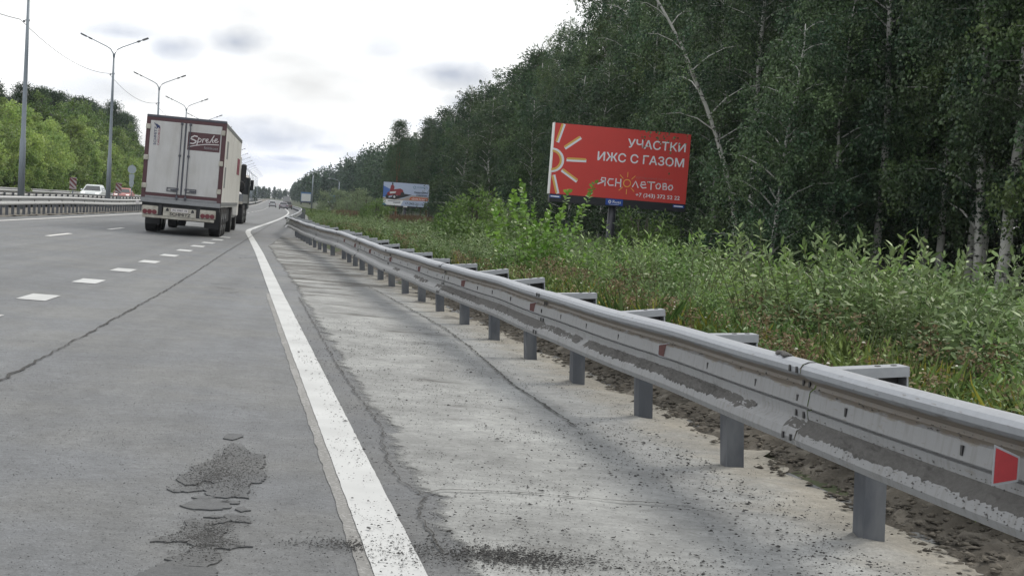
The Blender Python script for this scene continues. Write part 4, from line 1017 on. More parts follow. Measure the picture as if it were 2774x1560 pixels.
c = car('silver_car', 'silver-grey car seen from behind in the middle of the far right lanes', paint('car_silver', (.26, .25, .29)), 'sedan', None, 1.8, 4.4); put(c, -4.3, 288)
c = car('dark_car', 'dark off-road car seen from behind just right of the silver car', paint('car_dark', (.10, .095, .09)), 'suv', None, 1.85, 4.6); put(c, -3.2, 318)
c = car('pale_car', 'pale grey car on the left lane ahead, left of the silver car', paint('car_pale', (.45, .47, .5)), 'hatch', None, 1.8, 4.4); put(c, -6.6, 345)

def box_truck(label, body, cab, u, Y, rz=0.0, W=2.5, H=3.3, L=7.5, left=False, dz=0.0, rear=None):
    r = empty('box_truck', (0, 0, 0), 0, label, 'truck')
    mb = MB(); mb.box(-W / 2, W / 2, 0, L * .72, .95, H, 0, .04); mb.build('cargo_box', body, r)
    if rear: mb = MB(); mb.box(-W / 2 + .12, W / 2 - .12, -.02, 0, 1.1, H - .55); mb.build('rear_door', rear, r)
    mb = MB(); mb.box(-W / 2 + .08, W / 2 - .08, L * .75, L, .6, H * .86, 0, .12); mb.build('cab', cab, r)
    mb = MB(); mb.box(-W / 2 + .25, W / 2 - .25, L - .02, L + .015, H * .5, H * .78); mb.build('windscreen', M['glass'], r)
    mb = MB(); mb.box(-.5, .5, .1, L - .3, .55, .95); mb.box(-W / 2 + .05, W / 2 - .05, .02, .12, .5, .75); mb.build('chassis', M['darkmetal'], r)
    for x in (-W / 2 + .18, W / 2 - .18):
        for y in (L * .2, L * .86): wheel(r, x, y, .46, .3)
    for s in (-1, 1): mb = MB(); mb.box(s * .9 - .15, s * .9 + .15, -.02, .02, .78, .92); mb.build('tail_light', M['lightred'], r)
    for s in (-1, 1): mb = MB(); mb.box(s * .85 - .15, s * .85 + .15, L - .01, L + .03, .8, .98); mb.build('headlight', M['headlamp'], r)
    return put(r, u, Y, rz, dz, left)
M['bluet'] = paint('truck_blue', (.05, .14, .30)); M['greyt'] = paint('truck_grey', (.30, .31, .32)); M['wht'] = paint('truck_white', (.6, .62, .62))
M['tant'] = paint('truck_tan', (.20, .17, .14)); M['teal'] = paint('van_teal', (.22, .42, .44))
box_truck('grey box truck driving away at the far end of the right-hand lanes', M['greyt'], M['greyt'], -2.2, 520, 0, 2.5, 3.2, 7.5)
box_truck('blue-topped truck with a white rear door standing at the far roadside', M['bluet'], M['bluet'], 4.2, 500, 0, 3.4, 4.2, 8, False, 1.0, M['wht'])
box_truck('small blue truck standing beside the blue-topped truck', M['bluet'], M['wht'], 14.2, 492, .25, 2.6, 3.6, 6, False, 1.4)
box_truck('white lorry coming towards the camera far off on the opposite lanes', M['wht'], M['wht'], -19.6, 330, pi, 2.5, 3.3, 8, True)
box_truck('pale teal van coming on the opposite lanes, farther than the white lorry', M['teal'], M['teal'], -19.2, 470, pi, 2.4, 2.9, 6, True)
box_truck('far bus-like pale vehicle beyond the pale teal van', M['greyt'], M['wht'], -19.8, 560, pi, 2.5, 3.4, 9, True)
c = car('oncoming_car', 'small white car far off on the opposite lanes behind the white lorry', paint('car_white_far', (.6, .6, .6)), 'hatch'); put(c, -23.4, 350, pi, 0, True)
c = car('oncoming_car', 'tiny pale car on the opposite lanes between the white lorry and the teal van', paint('car_grey_far', (.42, .44, .46)), 'sedan'); put(c, -22.8, 430, pi, 0, True)
M['roofgrey'] = paint('roof_grey_green', (.26, .31, .33))
for k, (u, y, lb) in enumerate(((19.0, 478, 'grey-green parked van right of the blue trucks at the far roadside'), (24.0, 470, 'grey van with a pale roof half hidden behind the pale willow bushes'))):
    c = box_truck(lb, M['roofgrey'], M['roofgrey'], u, y, .4, 2.3, 2.7, 5.5, False, 1.5)
# far street furniture on the right
for (u, y, h, arm, lb) in ((12.0, 420, 8.6, -2.6, 'single grey lamp post with a curved arm beside the far blue trucks'), (5.2, 455, 10.5, -1.2, 'tall thin grey pole left of the far blue truck')):
    r = empty('street_lamp', P(u, y, zt(u, y)), 0, lb, 'street lamp')
    mb = MB(); mb.tube([(0, 0, -.2), (0, 0, h * .6), (0, 0, h)], [.26, .2, .15], 8); mb.build('pole', M['lampgrey'], r, True)
    mb = MB(); mb.tube([(0, 0, h - .1), (arm * .2, 0, h + .5), (arm * .6, 0, h + .85), (arm, 0, h + .9)], .08, 6); mb.build('arm', M['lampgrey'], r, True)
    mb = MB(); mb.box(arm - .7, arm, -.2, .2, h + .75, h + 1.0, 0, .05); mb.build('lamp_head', M['galv_light'], r)

# ------------------------------------------------------------------ billboards
M['bbred'] = mat('billboard_red', (.61, .056, .048), .55, var=.03, vscale=1.5)
M['bbwhite'] = mat('billboard_white', (.80, .83, .90), .55); M['bbgold'] = mat('billboard_gold', (.72, .46, .12), .55)
M['bborange'] = mat('billboard_orange_line', (.85, .46, .10), .55); M['bbblack'] = mat('billboard_black', (.016, .018, .024), .5)
M['bbblue'] = mat('billboard_blue', (.02, .075, .36), .45); M['bbside'] = mat('billboard_end_white', (.75, .76, .75), .5); M['bbfaint'] = mat('billboard_faint', (.50, .14, .14), .55)
M['column'] = mat('column_dark', (.045, .048, .06), .5, .2, col2=(.07, .072, .082), vscale=3, stretch=(1, 1, .3))
r = empty('billboard', P(12.05, 61.2, -.45), 0, 'big red billboard with white Cyrillic lettering and a half sun on a dark column', 'billboard')
r.rotation_euler = (0, .022, 0)
H0 = 2.92 + .45 - .45 + .02; X0 = -2.93
mb = MB(); mb.tube([(-.1, .3, -1.0), (-.1, .3, H0 + .1)], [.19, .165], 14); mb.build('column', M['column'], r, True)
mb = MB(); mb.box(X0, X0 + 6.0, .05, .55, H0 - .36, H0 + 3.04, 0); mb.box(X0 - .04, X0 - .002, .0, .56, H0 - .02, H0 + 3.05, 1)
mb.box(X0 - .0, X0 + 6.02, .0, .05, H0 - .36, H0 - .02, 0)
mb.build('frame', [M['bbblack'], M['bbside']], r)
mb = MB(); f = lambda x, z: (X0 + x, -.012, H0 + z); f2 = lambda x, z: (X0 + x, -.009, H0 + z); f3 = lambda x, z: (X0 + x, -.015, H0 + z)
mb.box(X0, X0 + 6.0, -.005, .05, H0 - .02, H0 + 3.02, 0)
RAYS = [((.34, 2.96), (.14, 2.25)), ((1.1, 2.47), (.52, 2.02)), ((.66, 1.51), (1.42, 1.535)), ((.49, 1.02), (1.11, .64)), ((.09, .73), (.30, .03))]
for (a, b_) in RAYS:
    d = Vector((b_[0] - a[0], b_[1] - a[1])).normalized(); n_ = Vector((-d.y, d.x)); n_ = n_ if (n_.x * .5 - n_.y) > 0 else -n_
    for off, wd_, mi, ff in ((.035, .13, 1, f2), (-.03, .085, 2, f)):
        p, q = (a[0] + n_.x * off, a[1] + n_.y * off), (b_[0] + n_.x * off, b_[1] + n_.y * off)
        p = (max(.04, p[0]), min(2.97, p[1])); q = (max(.04, q[0]), max(.05, q[1])); mb.ribbon([p, q], wd_, ff, mi)
for rr, wd_, mi, cxx, ff in ((.475, .10, 1, -.02, f2), (.40, .09, 2, -.04, f)):
    mb.ribbon([(max(.012, cxx + cos(a) * rr), 1.42 + sin(a) * rr) for a in np.linspace(-pi / 2 + .08, pi / 2 - .08, 20)], wd_, ff, mi)
mb.text('УЧАСТКИ', f, 5.80, 2.24, .37, 2.56, .022, 0, 1, 'R'); mb.text('ИЖС С ГАЗОМ', f, 5.78, 1.58, .37, 3.82, .022, 0, 1, 'R')
mb.text('+7 (343) 372 52 22', f, 5.72, .15, .17, 1.96, .02, 0, 1, 'R')
mb.text('коттеджный посёлок', f, 3.72, .93, .11, 1.62, 0, 0, 4)
# hand-drawn name with a small sun for its O
LT = [(0, [[(.33, .0), (.33, .36), (.16, .36), (.13, .24), (.33, .2)], [(.28, .19), (.0, .06)]]), (.42, [[(.26, .33), (.08, .33), (.02, .17), (.1, .03), (.28, .05)]]),
      (.78, [[(.02, .02), (.03, .36)], [(.03, .19), (.26, .17)], [(.26, .0), (.25, .35)]]), (1.58, [[(0, .06), (.13, .32), (.26, .04)]]),
      (1.92, [[(.02, .17), (.26, .2), (.2, .32), (.06, .3), (.02, .14), (.12, .03), (.28, .06)]]), (2.26, [[(0, .33), (.32, .34)], [(.16, .33), (.17, .0)]]),
      (2.62, [[(.12, .3), (.02, .2), (.06, .06), (.18, .05), (.24, .18), (.2, .29), (.12, .3)]]), (2.92, [[(.04, .32), (.06, .04), (.22, .06), (.24, .16), (.06, .18), (.2, .24), (.18, .32), (.04, .32)]]),
      (3.2, [[(.1, .27), (.02, .18), (.06, .05), (.16, .05), (.22, .16), (.18, .26), (.1, .27)]])]
for ox, st in LT:
    for q in st: mb.ribbon([(2.06 + ox * .97 + x * .95, .51 + z * .92) for x, z in q], .05, f, 1)
mb.ribbon([(3.34 + cos(a) * .155, .69 + sin(a) * .155) for a in np.linspace(0, 2 * pi, 22)], .04, f, 3)
for k in range(8):
    a = k * pi / 4 + pi / 2
    if abs(cos(a)) > .9: continue
    mb.ribbon([(3.34 + cos(a) * .27, .69 + sin(a) * .27), (3.34 + cos(a) * .47, .69 + sin(a) * .47)], .03, f, 3)
mb.build('poster', [M['bbred'], M['bbwhite'], M['bbgold'], M['bborange'], M['bbfaint']], r)
mb = MB(); mb.box(2.46 + X0, 3.22 + X0, -.03, -.01, H0 - .31, H0 - .035, 0); g = lambda x, z: (X0 + x, -.0335, H0 + z)
mb.text('Russ', g, 2.77, -.22, .13, .36, .01, 0, 1)
mb.ribbon([(2.64 + cos(a) * .05, -.165 + sin(a) * .05) for a in np.linspace(0.2, 2 * pi, 14)], .035, g, 1); mb.ribbon([(2.62, -.28), (3.05, -.28)], .012, g, 1)
mb.build('owner_plate', [M['bbblue'], M['bbwhite']], r)
for a, b_ in ((.0, .48), (5.45, 5.95)):
    mb = MB(); mb.box(X0 + a, X0 + b_, -.012, -.001, H0 - .19, H0 - .07, 0); mb.ribbon([(a + .06, -.13), (b_ - .08, -.13)], .05, lambda x, z: (X0 + x, -.0145, H0 + z), 1); mb.build('small_plate', [M['bbblue'], M['bbwhite']], r)

r = empty('billboard', P(11.3, 189, -.4), 0, 'smaller far billboard with a red quad bike on snow and an orange banner', 'billboard'); r.rotation_euler = (0, .012, -.04)
H0 = 2.35; X0 = -3.0
mb = MB(); mb.tube([(0, .25, -1.0), (0, .25, H0)], [.2, .17], 12); mb.build('column', M['column'], r, True)
mb = MB(); mb.box(X0 - .06, X0 + 6.06, .0, .5, H0 - .2, H0 + 3.06); mb.build('frame', M['bbblack'], r)
C2 = dict(sky=(.46, .54, .72), snow=(.66, .66, .70), blue=(.08, .18, .50), white=(.84, .86, .90), red=(.26, .035, .045), dark=(.03, .03, .035), orange=(.55, .12, .04), ink=(.03, .05, .10), sand=(.42, .36, .34), cyan=(.05, .20, .32))
mats2 = [mat('poster_' + k, v, .5) for k, v in C2.items()]; ix = {k: i for i, k in enumerate(C2)}
mb = MB(); D = [0]
def flat(pts, c, d): mb.poly([(X0 + x, -.006 - d * .005, H0 + z) for x, z in pts], ix[c])
mb.box(X0, X0 + 6, -.004, 0, H0, H0 + 3, ix['sky'])
flat([(.0, 1.0), (1.3, 1.3), (.9, 2.1), (.0, 2.5)], 'blue', 1); flat([(0, .35), (6, .9), (6, 1.35), (3.9, 1.45), (2.5, .9), (0, .95)], 'sand', 2); flat([(0, 0), (6, 0), (6, .72), (2.5, .72), (0, .72)], 'white', 3)
flat([(2.4, 0), (6, 0), (6, .7), (2.7, .72)], 'sky', 4); flat([(0, 0), (.55, 0), (0, .4)], 'cyan', 5)
flat([(.4, .85), (1.6, .78), (2.8, 1.15), (3.8, 1.5), (2.9, 1.6), (1.2, 1.1)], 'dark', 4)
flat([(.55, 1.5), (.9, 1.9), (1.5, 2.1), (2.2, 2.25), (2.55, 2.1), (2.75, 1.6), (2.2, 1.35), (1.3, 1.3), (.7, 1.2)], 'red', 6); flat([(.85, 1.9), (1.35, 1.9), (1.45, 2.4), (1.25, 2.72), (.98, 2.6)], 'red', 7)
for cx_, cz_, rr in ((.55, 1.12, .27), (1.5, 1.12, .36), (2.55, 1.5, .33), (1.18, 2.82, .13)): flat([(cx_ + cos(a) * rr * .8, cz_ + sin(a) * rr) for a in np.linspace(0, 2 * pi, 18)[:-1]], 'dark', 8)
for cx_, cz_, rr in ((1.5, 1.12, .17),): flat([(cx_ + cos(a) * rr * .8, cz_ + sin(a) * rr) for a in np.linspace(0, 2 * pi, 14)[:-1]], 'snow', 9)
flat([(.85, 1.75), (1.7, 1.85), (1.6, 1.6), (.9, 1.5)], 'snow', 9); flat([(.5, 1.55), (.75, 1.75), (.8, 1.35), (.55, 1.3)], 'red', 10)
flat([(3.45, .82), (5.9, .82), (5.9, 1.22), (3.65, 1.22)], 'orange', 5)
g = lambda x, z: (X0 + x, -.045, H0 + z)
mb.text('СУПЕРМОТО', g, 5.8, 2.45, .2, 1.4, .0, 0, ix['cyan'], 'R'); mb.text('Квадроциклы', g, 5.8, 1.78, .24, 1.7, .025, 0, ix['ink'], 'R'); mb.text('в наличии', g, 5.8, 1.42, .24, 1.4, .025, 0, ix['ink'], 'R')
mb.text('«Драйв Бизнес»', g, 5.75, .92, .2, 2.0, .02, 0, ix['white'], 'R'); mb.text('+7 (343) 211-11-95', g, 5.8, .22, .3, 2.85, .02, 0, ix['ink'], 'R')
mb.ribbon([(.7, .55), (2.3, .55)], .07, g, ix['ink']); mb.ribbon([(1.4, .36), (2.3, .36)], .07, g, ix['ink'])
mb.ribbon([(4.08 + cos(a) * .15, 2.52 + sin(a) * .17) for a in np.linspace(0, 2 * pi, 14)], .05, g, ix['cyan'])
mb.build('poster', mats2, r)
mb = MB(); mb.box(-.27, .27, -.03, 0, H0 - .17, H0 - .0); mb.build('owner_plate', M['bbside'], r)

# ------------------------------------------------------------------ vegetation
def unit(v): return v / (np.linalg.norm(v, axis=-1, keepdims=True) + 1e-9)
def leaf4(p, d, L, W, rg):
    """rhombic leaves: p base points, d tip directions"""
    n = len(p); d = unit(d); s = unit(np.cross(d, rg.normal(size=(n, 3)))); L = np.broadcast_to(L, n)[:, None]; W = np.broadcast_to(W, n)[:, None]
    V = np.stack([p, p + d * L * .45 + s * W / 2, p + d * L, p + d * L * .45 - s * W / 2], 1).reshape(-1, 3)
    return V, np.arange(n * 4).reshape(-1, 4)
def leaf6(p, d, L, W, rg, up=None):
    n = len(p); d = unit(d); ref = rg.normal(size=(n, 3)) * .6 + np.array([0, 0, 1.0]); s = unit(np.cross(d, ref)); nn = np.cross(s, d)
    L = np.broadcast_to(L, n)[:, None]; W = np.broadcast_to(W, n)[:, None]
    V = np.stack([p, p + d * L * .32 + s * W / 2 + nn * L * .04, p + d * L * .68 + s * W * .42 + nn * L * .02, p + d * L - nn * L * .08, p + d * L * .68 - s * W * .42 + nn * L * .02, p + d * L * .32 - s * W / 2 + nn * L * .04], 1).reshape(-1, 3)
    return V, np.arange(n * 6).reshape(-1, 6)
def tubes_np(paths, n=6):
    mb = MB()
    for pts, r0, r1 in paths: mb.tube(pts, [r0 + (r1 - r0) * i / (len(pts) - 1) for i in range(len(pts))], n, 0, False)
    return mb

def bark():
    m = bpy.data.materials.new('birch_bark'); m.use_nodes = True; t = m.node_tree; b = t.nodes['Principled BSDF']; b.inputs['Roughness'].default_value = .8
    tcn = nd(t, 'ShaderNodeTexCoord'); mp = nd(t, 'ShaderNodeMapping'); mp.inputs['Scale'].default_value = (1.6, 1.6, 3.6); lk(t, tcn.outputs['Object'], mp.inputs[0])
    n = nd(t, 'ShaderNodeTexNoise'); n.inputs['Scale'].default_value = 1.7; n.inputs['Detail'].default_value = 5; n.inputs['Roughness'].default_value = .7; lk(t, mp.outputs[0], n.inputs['Vector'])
    r = nd(t, 'ShaderNodeMapRange'); r.inputs[1].default_value = .54; r.inputs[2].default_value = .60; lk(t, n.outputs[0], r.inputs[0])
    x = nd(t, 'ShaderNodeMix', data_type='RGBA'); x.inputs[6].default_value = (.46, .46, .44, 1); x.inputs[7].default_value = (.035, .033, .03, 1); lk(t, r.outputs[0], x.inputs[0]); lk(t, x.outputs[2], b.inputs['Base Color'])
    return m
M['birch'] = bark()
M['greybark'] = mat('grey_bark', (.10, .09, .08), .9, var=.2, vscale=5)
M['pinebark'] = mat('pine_bark', (.17, .085, .05), .9, var=.2, vscale=4)
M['twig'] = mat('green_stem', (.085, .10, .04), .8, var=.15)
M['leaf_birch_light'] = leafmat('birch_leaves_light', (.056, .104, .042), (.125, .180, .064), .5, .5, .25, .28, .45, .4)
M['leaf_birch'] = leafmat('birch_leaves', (.040, .082, .044), (.100, .155, .066), .5, .5, .25, .24, .45, .4)
M['leaf_birch2'] = leafmat('birch_leaves_far', (.036, .082, .040), (.085, .142, .052), .3, .4, .25, .3, .55, .25)
M['leaf_mid'] = leafmat('mid_green_leaves', (.080, .145, .042), (.145, .21, .055), .3, .4, .28, .35, .4, .4)
M['leaf_pine'] = leafmat('pine_needles', (.042, .076, .038), (.070, .108, .050), .5, .4, .2, .05, .6, .2)
M['leaf_aspen'] = leafmat('aspen_leaves', (.175, .27, .085), (.31, .40, .12), .35, .35, .3, .42)
M['leaf_inner_shaded'] = leafmat('forest_inner_leaves_shaded', (.014, .026, .013), (.024, .040, .016), .2, .5, 0, .12)  # shade of the deep wood put into a darker leaf colour
M['leaf_far'] = leafmat('far_wood_leaves', (.026, .058, .036), (.052, .092, .044), .06, .45, 0, .15, .6, .2)
M['leaf_willow'] = leafmat('willow_leaves', (.115, .205, .058), (.205, .30, .085), .9, .5, .2, .3, .48, .35)
M['leaf_willow2'] = leafmat('willow_leaves_grey', (.125, .195, .080), (.190, .255, .110), .9, .45, .2, .25, .5, .35)
M['leaf_sallow'] = leafmat('sallow_leaves', (.13, .26, .045), (.19, .32, .06), 1.2, .4, 0, .38, .4, .5)
M['leaf_pale'] = leafmat('pale_willow_leaves', (.17, .235, .125), (.25, .31, .18), .5, .35, .1, .25, .6)
M['herb'] = leafmat('herb_leaves', (.08, .155, .044), (.17, .235, .070), .7, .45, 0, .32)
M['herb_yellow'] = leafmat('yellowing_leaves', (.26, .30, .05), (.36, .33, .07), .8, .4, 0, .35)
M['straw'] = leafmat('dry_straw', (.22, .185, .11), (.17, .125, .075), 2.0, .45, 0, .15, .8, .2)
M['reed'] = leafmat('reddish_reeds', (.24, .17, .12), (.19, .14, .08), 1.0, .4, 0, .15, .8, .2)
M['flower_w'] = mat('white_flower', (.6, .58, .5), .7, island=.3); M['flower_y'] = mat('yellow_flower', (.65, .40, .03), .6)

def birch_mesh(seed, H, c0, spread, nleaf, leafL, leafW, lean=(0, 0), droop=.9, r0=.16, bare=False, mat_leaf='leaf_birch', nlimb=40, lexp=1.3):
    rg = np.random.RandomState(seed)
    hs = np.linspace(0, 1, 14)
    wx = np.cumsum(rg.normal(0, .06, 14)); wy = np.cumsum(rg.normal(0, .06, 14)); wx -= wx[0]; wy -= wy[0]
    def tr(h): return np.array([np.interp(h, hs, wx) + lean[0] * h ** lexp, np.interp(h, hs, wy) + lean[1] * h ** lexp, h * H])
    mb = MB(); mb.tube([tuple(tr(h)) for h in hs], [r0 * (1 - .93 * h) + .012 for h in hs], 9)
    limbs = []
    for i in range(nlimb):
        h = c0 + (1 - c0) * ((i + rg.rand()) / nlimb) * .98; az = i * 2.4 + rg.rand(); L = spread * (1 - ((h - c0) / (1 - c0))) ** .6 * (.7 + .5 * rg.rand()) + .5
        b = tr(h); o = np.array([cos(az), sin(az), 0]); k = .75 + .4 * rg.rand()
        pts = [b + o * L * s + np.array([0, 0, L * (k * s - .75 * s * s)]) for s in (0, .25, .5, .75, 1)]
        limbs.append((np.array(pts), L)); mb.tube([tuple(p) for p in pts[:4]], [max(.012, r0 * .32 * (1 - h) + .012), .025 * (1 - h) + .012, .012, .006], 5, 0, False)
    ns = nleaf // 16; wts = np.array([l[1] for l in limbs]) ** 1.2; wts /= wts.sum(); li = rg.choice(len(limbs), ns, p=wts)
    s = rg.beta(1.7, 1.0, ns); base = np.empty((ns, 3))
    for a in range(3): base[:, a] = [np.interp(ss, (0, .25, .5, .75, 1), limbs[i][0][:, a]) for i, ss in zip(li, s)]
    base += rg.normal(0, .22, (ns, 3)); drop = rg.gamma(2.0, droop / 2, ns); sway = rg.normal(0, .12, (ns, 2))
    q = np.repeat(np.arange(ns), 16); tt = rg.rand(len(q))
    p = base[q].copy(); p[:, 2] -= drop[q] * tt; p[:, :2] += sway[q] * tt[:, None] + rg.normal(0, .07, (len(q), 2))
    d = np.stack([rg.normal(0, .55, len(q)), rg.normal(0, .55, len(q)), -.7 + rg.normal(0, .4, len(q))], 1)
    V, F = leaf4(p, d, leafL * (.7 + .6 * rg.rand(len(q))), leafW * (.7 + .6 * rg.rand(len(q))), rg)
    tm = mb.build('trunk_mesh', M['birch']); tme = tm.data; bpy.data.objects.remove(tm)
    for pl in tme.polygons: pl.use_smooth = True
    return tme, np_mesh('crown_mesh', V, F, M[mat_leaf])
def blob_mesh(seed, H, c0, rx, ncl, per, clr, L, W, mat_leaf, bark_, r0=.14, cone=0.0, stems=1, up=.0):
    """crown of leaf clumps filling an oval or a cone"""
    rg = np.random.RandomState(seed); zc, rz = H * (1 + c0) / 2, H * (1 - c0) / 2
    u = rg.normal(size=(ncl, 3)); u = unit(u) * (rg.rand(ncl) ** .40)[:, None]
    c = u * np.array([rx, rx, rz]); k = 1 - cone * np.clip((c[:, 2] + rz) / (2 * rz), 0, 1) ** 1.2; c[:, :2] *= k[:, None] * (1 + (cone > 0) * .35); c[:, 2] += zc
    c[:, :2] += rg.normal(0, .12 * rx, (ncl, 2))
    q = np.repeat(np.arange(ncl), per); cr = clr * (.6 + .8 * rg.rand(ncl)); off = unit(rg.normal(size=(len(q), 3))) * (rg.rand(len(q)) ** .5)[:, None] * cr[q][:, None]; off[:, 2] *= .75
    p = c[q] + off; d = off / clr + rg.normal(0, .6, (len(q), 3)) + np.array([0, 0, up])
    V, F = leaf4(p, d, L * (.7 + .6 * rg.rand(len(q))), W * (.7 + .6 * rg.rand(len(q))), rg)
    mb = MB()
    for s in range(stems):
        a = rg.rand() * 6.3; b = (0, 0) if stems == 1 else (cos(a) * .15 * rx, sin(a) * .15 * rx)
        top = (b[0] + rg.normal(0, .15 * rx), b[1] + rg.normal(0, .15 * rx))
        mb.tube([(b[0] * .4, b[1] * .4, -.2), (b[0], b[1], H * .3), (top[0], top[1], H * .93)], [r0, r0 * .7, r0 * .12], 7)
    for i in rg.choice(ncl, min(ncl, 16), False):
        z0 = max(.1 * H, c[i][2] - .35 * rx - .3); f = z0 / (H * .93); mb.tube([(top[0] * f, top[1] * f, z0), tuple(c[i])], [r0 * .25, .012], 4, 0, False)
    tm = mb.build('trunk_mesh', bark_); tme = tm.data; bpy.data.objects.remove(tm)
    return tme, np_mesh('crown_mesh', V, F, M[mat_leaf])
def pine_mesh(seed, H, c0, rx, ncl=54, per=150):
    rg = np.random.RandomState(seed); mb = MB(); mb.tube([(0, 0, -.2), (rg.normal(0, .1), 0, H * .5), (rg.normal(0, .2), rg.normal(0, .2), H * .97)], [.2, .14, .03], 8)
    C = []
    for i in range(ncl):
        h = c0 + (1 - c0) * (i + rg.rand()) / ncl; az = i * 2.4; L = rx * (1 - ((h - c0) / (1 - c0)) ** 1.6) * (.55 + .6 * rg.rand()) + .15
        p = (cos(az) * L, sin(az) * L, h * H + .12 * L); C.append(p); mb.tube([(0, 0, h * H - .15 * L), p], [.045, .015], 4, 0, False)
    C = np.array(C); q = np.repeat(np.arange(ncl), per); off = rg.normal(0, 1, (len(q), 3)) * np.array([.62, .62, .26]) * (rx / 2.4)
    V, F = leaf4(C[q] + off, off * np.array([1, 1, .6]) + np.array([0, 0, .5]) + rg.normal(0, .4, (len(q), 3)), .42, .13, rg)
    tm = mb.build('trunk_mesh', M['pinebark']); tme = tm.data; bpy.data.objects.remove(tm)
    return tme, np_mesh('crown_mesh', V, F, M['leaf_pine'])
def tree(name, meshes, u, Y, label, cat='tree', group=None, s=1.0, rz=0.0, z=None, sz=None, parts=('trunk', 'crown')):
    r = empty(name, P(u, Y, zt(u, Y) - .08 if z is None else z), rz, label, cat, group); r.scale = (s, s, sz or s)
    link(parts[0], meshes[0], r); link(parts[1], meshes[1], r); return r
def at(x, y, D):
    """a measured pixel (2576 wide) of the photograph at distance D metres -> lateral position and Y"""
    d = Vector(((x - 1288) / 3600, -(y - 724.5) / 3600, -1)) * D; q = RM @ d; return q.x - cv(q.y), q.y, q.z + CZ

rg = np.random.RandomState(77)
# -- right-hand forest edge
EDGE = [birch_mesh(100 + k, 19 + k, .10 + .03 * k, 3.4 + .25 * k, 36000, .125, .085, (.4 * (-1) ** k, .3), .9, .15, mat_leaf='leaf_birch_light' if k == 1 else 'leaf_birch') for k in range(3)]
TALL = [birch_mesh(120 + k, 20 + k, .36 + .05 * k, 3.2, 30000, .12, .085, (.5 - .5 * k, .2), 1.0, .17) for k in range(2)]
FARB = [birch_mesh(140 + k, 19, .12, 3.4, 17000, .20, .14, (.3, .2), 1.0, .15, mat_leaf='leaf_birch2') for k in range(3)]
PINE = [pine_mesh(160 + k, 20, .38 + .06 * k, 2.6) for k in range(2)]
SPRUCE = [blob_mesh(170, 21, .05, 2.6, 150, 70, .55, .34, .10, 'leaf_pine', M['greybark'], .18, .95)]
GB = 'birches in the dark forest edge on the right'
# trunks that can be told apart: (pixel x at the foot, distance, label, scale, lean rotation)
for x, D, lb, s, lean in [(2512, 45, 'birch with a thick white black-marked trunk at the right edge of the forest', 1.12, .0),
                          (2462, 49, 'slimmer white birch trunk just left of the thick one at the right edge', .9, .3),
                          (2352, 50, 'thin pale birch trunk between the slim one and the forked dark trunks', .8, .8),
                          (2268, 55, 'grey-white birch trunk in the gap left of the three right-hand trunks', .95, 1.6),
                          (2196, 52, 'birch trunk showing white in broken pieces above the tallest willow shoots', .9, 2.6),
                          (1880, 63, 'birch with a pale foot right of the big red billboard', .9, 3.6)]:
    u, Y, _ = at(x, 720, D)
    tree('birch_tree', TALL[0 if s > .92 else 1], u, Y, lb, 'birch', GB, s, lean)
LEAN = birch_mesh(131, 15, .34, 3.0, 5200, .11, .08, (-7.2, -.6), 1.0, .12, nlimb=17, lexp=1.9)
u, Y, _ = at(1848, 650, 61); tree('birch_tree', LEAN, u, Y, 'birch with a white trunk leaning left behind the big red billboard, bare limbs showing', 'birch', GB)
y = 37.0; k = 0
while y < 330:
    near = y < 128; u = 20.6 + rg.normal(0, .7) + (1.4 if y < 66 else 0) - (1.0 if y > 70 else 0); s = (.88 + .28 * rg.rand()) if y < 108 else (.80 + .14 * rg.rand()) * (1 if y < 220 else .93)
    v = EDGE[k % 3] if near else (FARB[k % 3] if rg.rand() < .72 else PINE[k % 2])
    if k % 9 == 7 and not near: v = SPRUCE[0]
    nm = 'pine_tree' if v in PINE else ('spruce_tree' if v in SPRUCE else 'birch_tree')
    lb = {'birch_tree': 'leafy birch in the dark front row of the forest around the big red billboard' if near else 'birch in the receding forest edge beyond the big red billboard',
          'pine_tree': 'dark pine in the receding forest edge on the right', 'spruce_tree': 'pointed dark spruce rising from the receding forest edge on the right'}[nm]
    tree(nm, v, u, y, lb, nm.split('_')[0], {'birch_tree': 'leafy birches near the red billboard' if near else 'birches of the receding right edge', 'pine_tree': 'pines of the right edge', 'spruce_tree': 'spruces of the right edge'}[nm], s, rg.rand() * 6.3)
    y += (2.5 if near else 4.2) * (.75 + .5 * rg.rand()); k += 1
y = 40.0; k = 0
while y < 330:
    near = y < 120; u = 25.2 + rg.normal(0, 1.0); v = (TALL + EDGE)[k % 5] if near else (FARB[k % 3] if k % 3 else PINE[k % 2])
    nm = 'pine_tree' if v in PINE else 'birch_tree'
    tree(nm, v, u, y, 'tall birch of the second row behind the forest edge on the right' if nm == 'birch_tree' else 'tall pine of the second row behind the right forest edge', nm.split('_')[0],
         'second-row birches on the right' if nm == 'birch_tree' else 'second-row pines on the right', (1.0 + .18 * rg.rand()) if y < 96 else .80 + .12 * rg.rand(), rg.rand() * 6.3)
    y += (3.6 if near else 6.0) * (.75 + .5 * rg.rand()); k += 1
# leafy young birches leaning out of the edge, low and dense
YNG = [birch_mesh(180 + k, 9 + k, .06, 2.6, 26000, .105, .078, (.5 - k * .6, 0), .55, .08) for k in range(3)]
for j, (x, D, s) in enumerate([(1935, 50, 1.0), (2010, 54, 1.15), (2085, 51, .95), (2150, 56, 1.2), (2230, 57, 1.0), (1780, 66, 1.0), (1690, 72, 1.1), (1500, 84, 1.1), (1420, 92, 1.0), (1330, 100, 1.1), (1220, 112, 1.1), (1150, 128, 1.2)]):
    u, Y, _ = at(x, 690, D); tree('birch_tree', YNG[j % 3], u, Y, 'low dense young birch standing out of the forest edge near the red billboard', 'birch', 'young birches of the forest edge', s, j * 1.9)
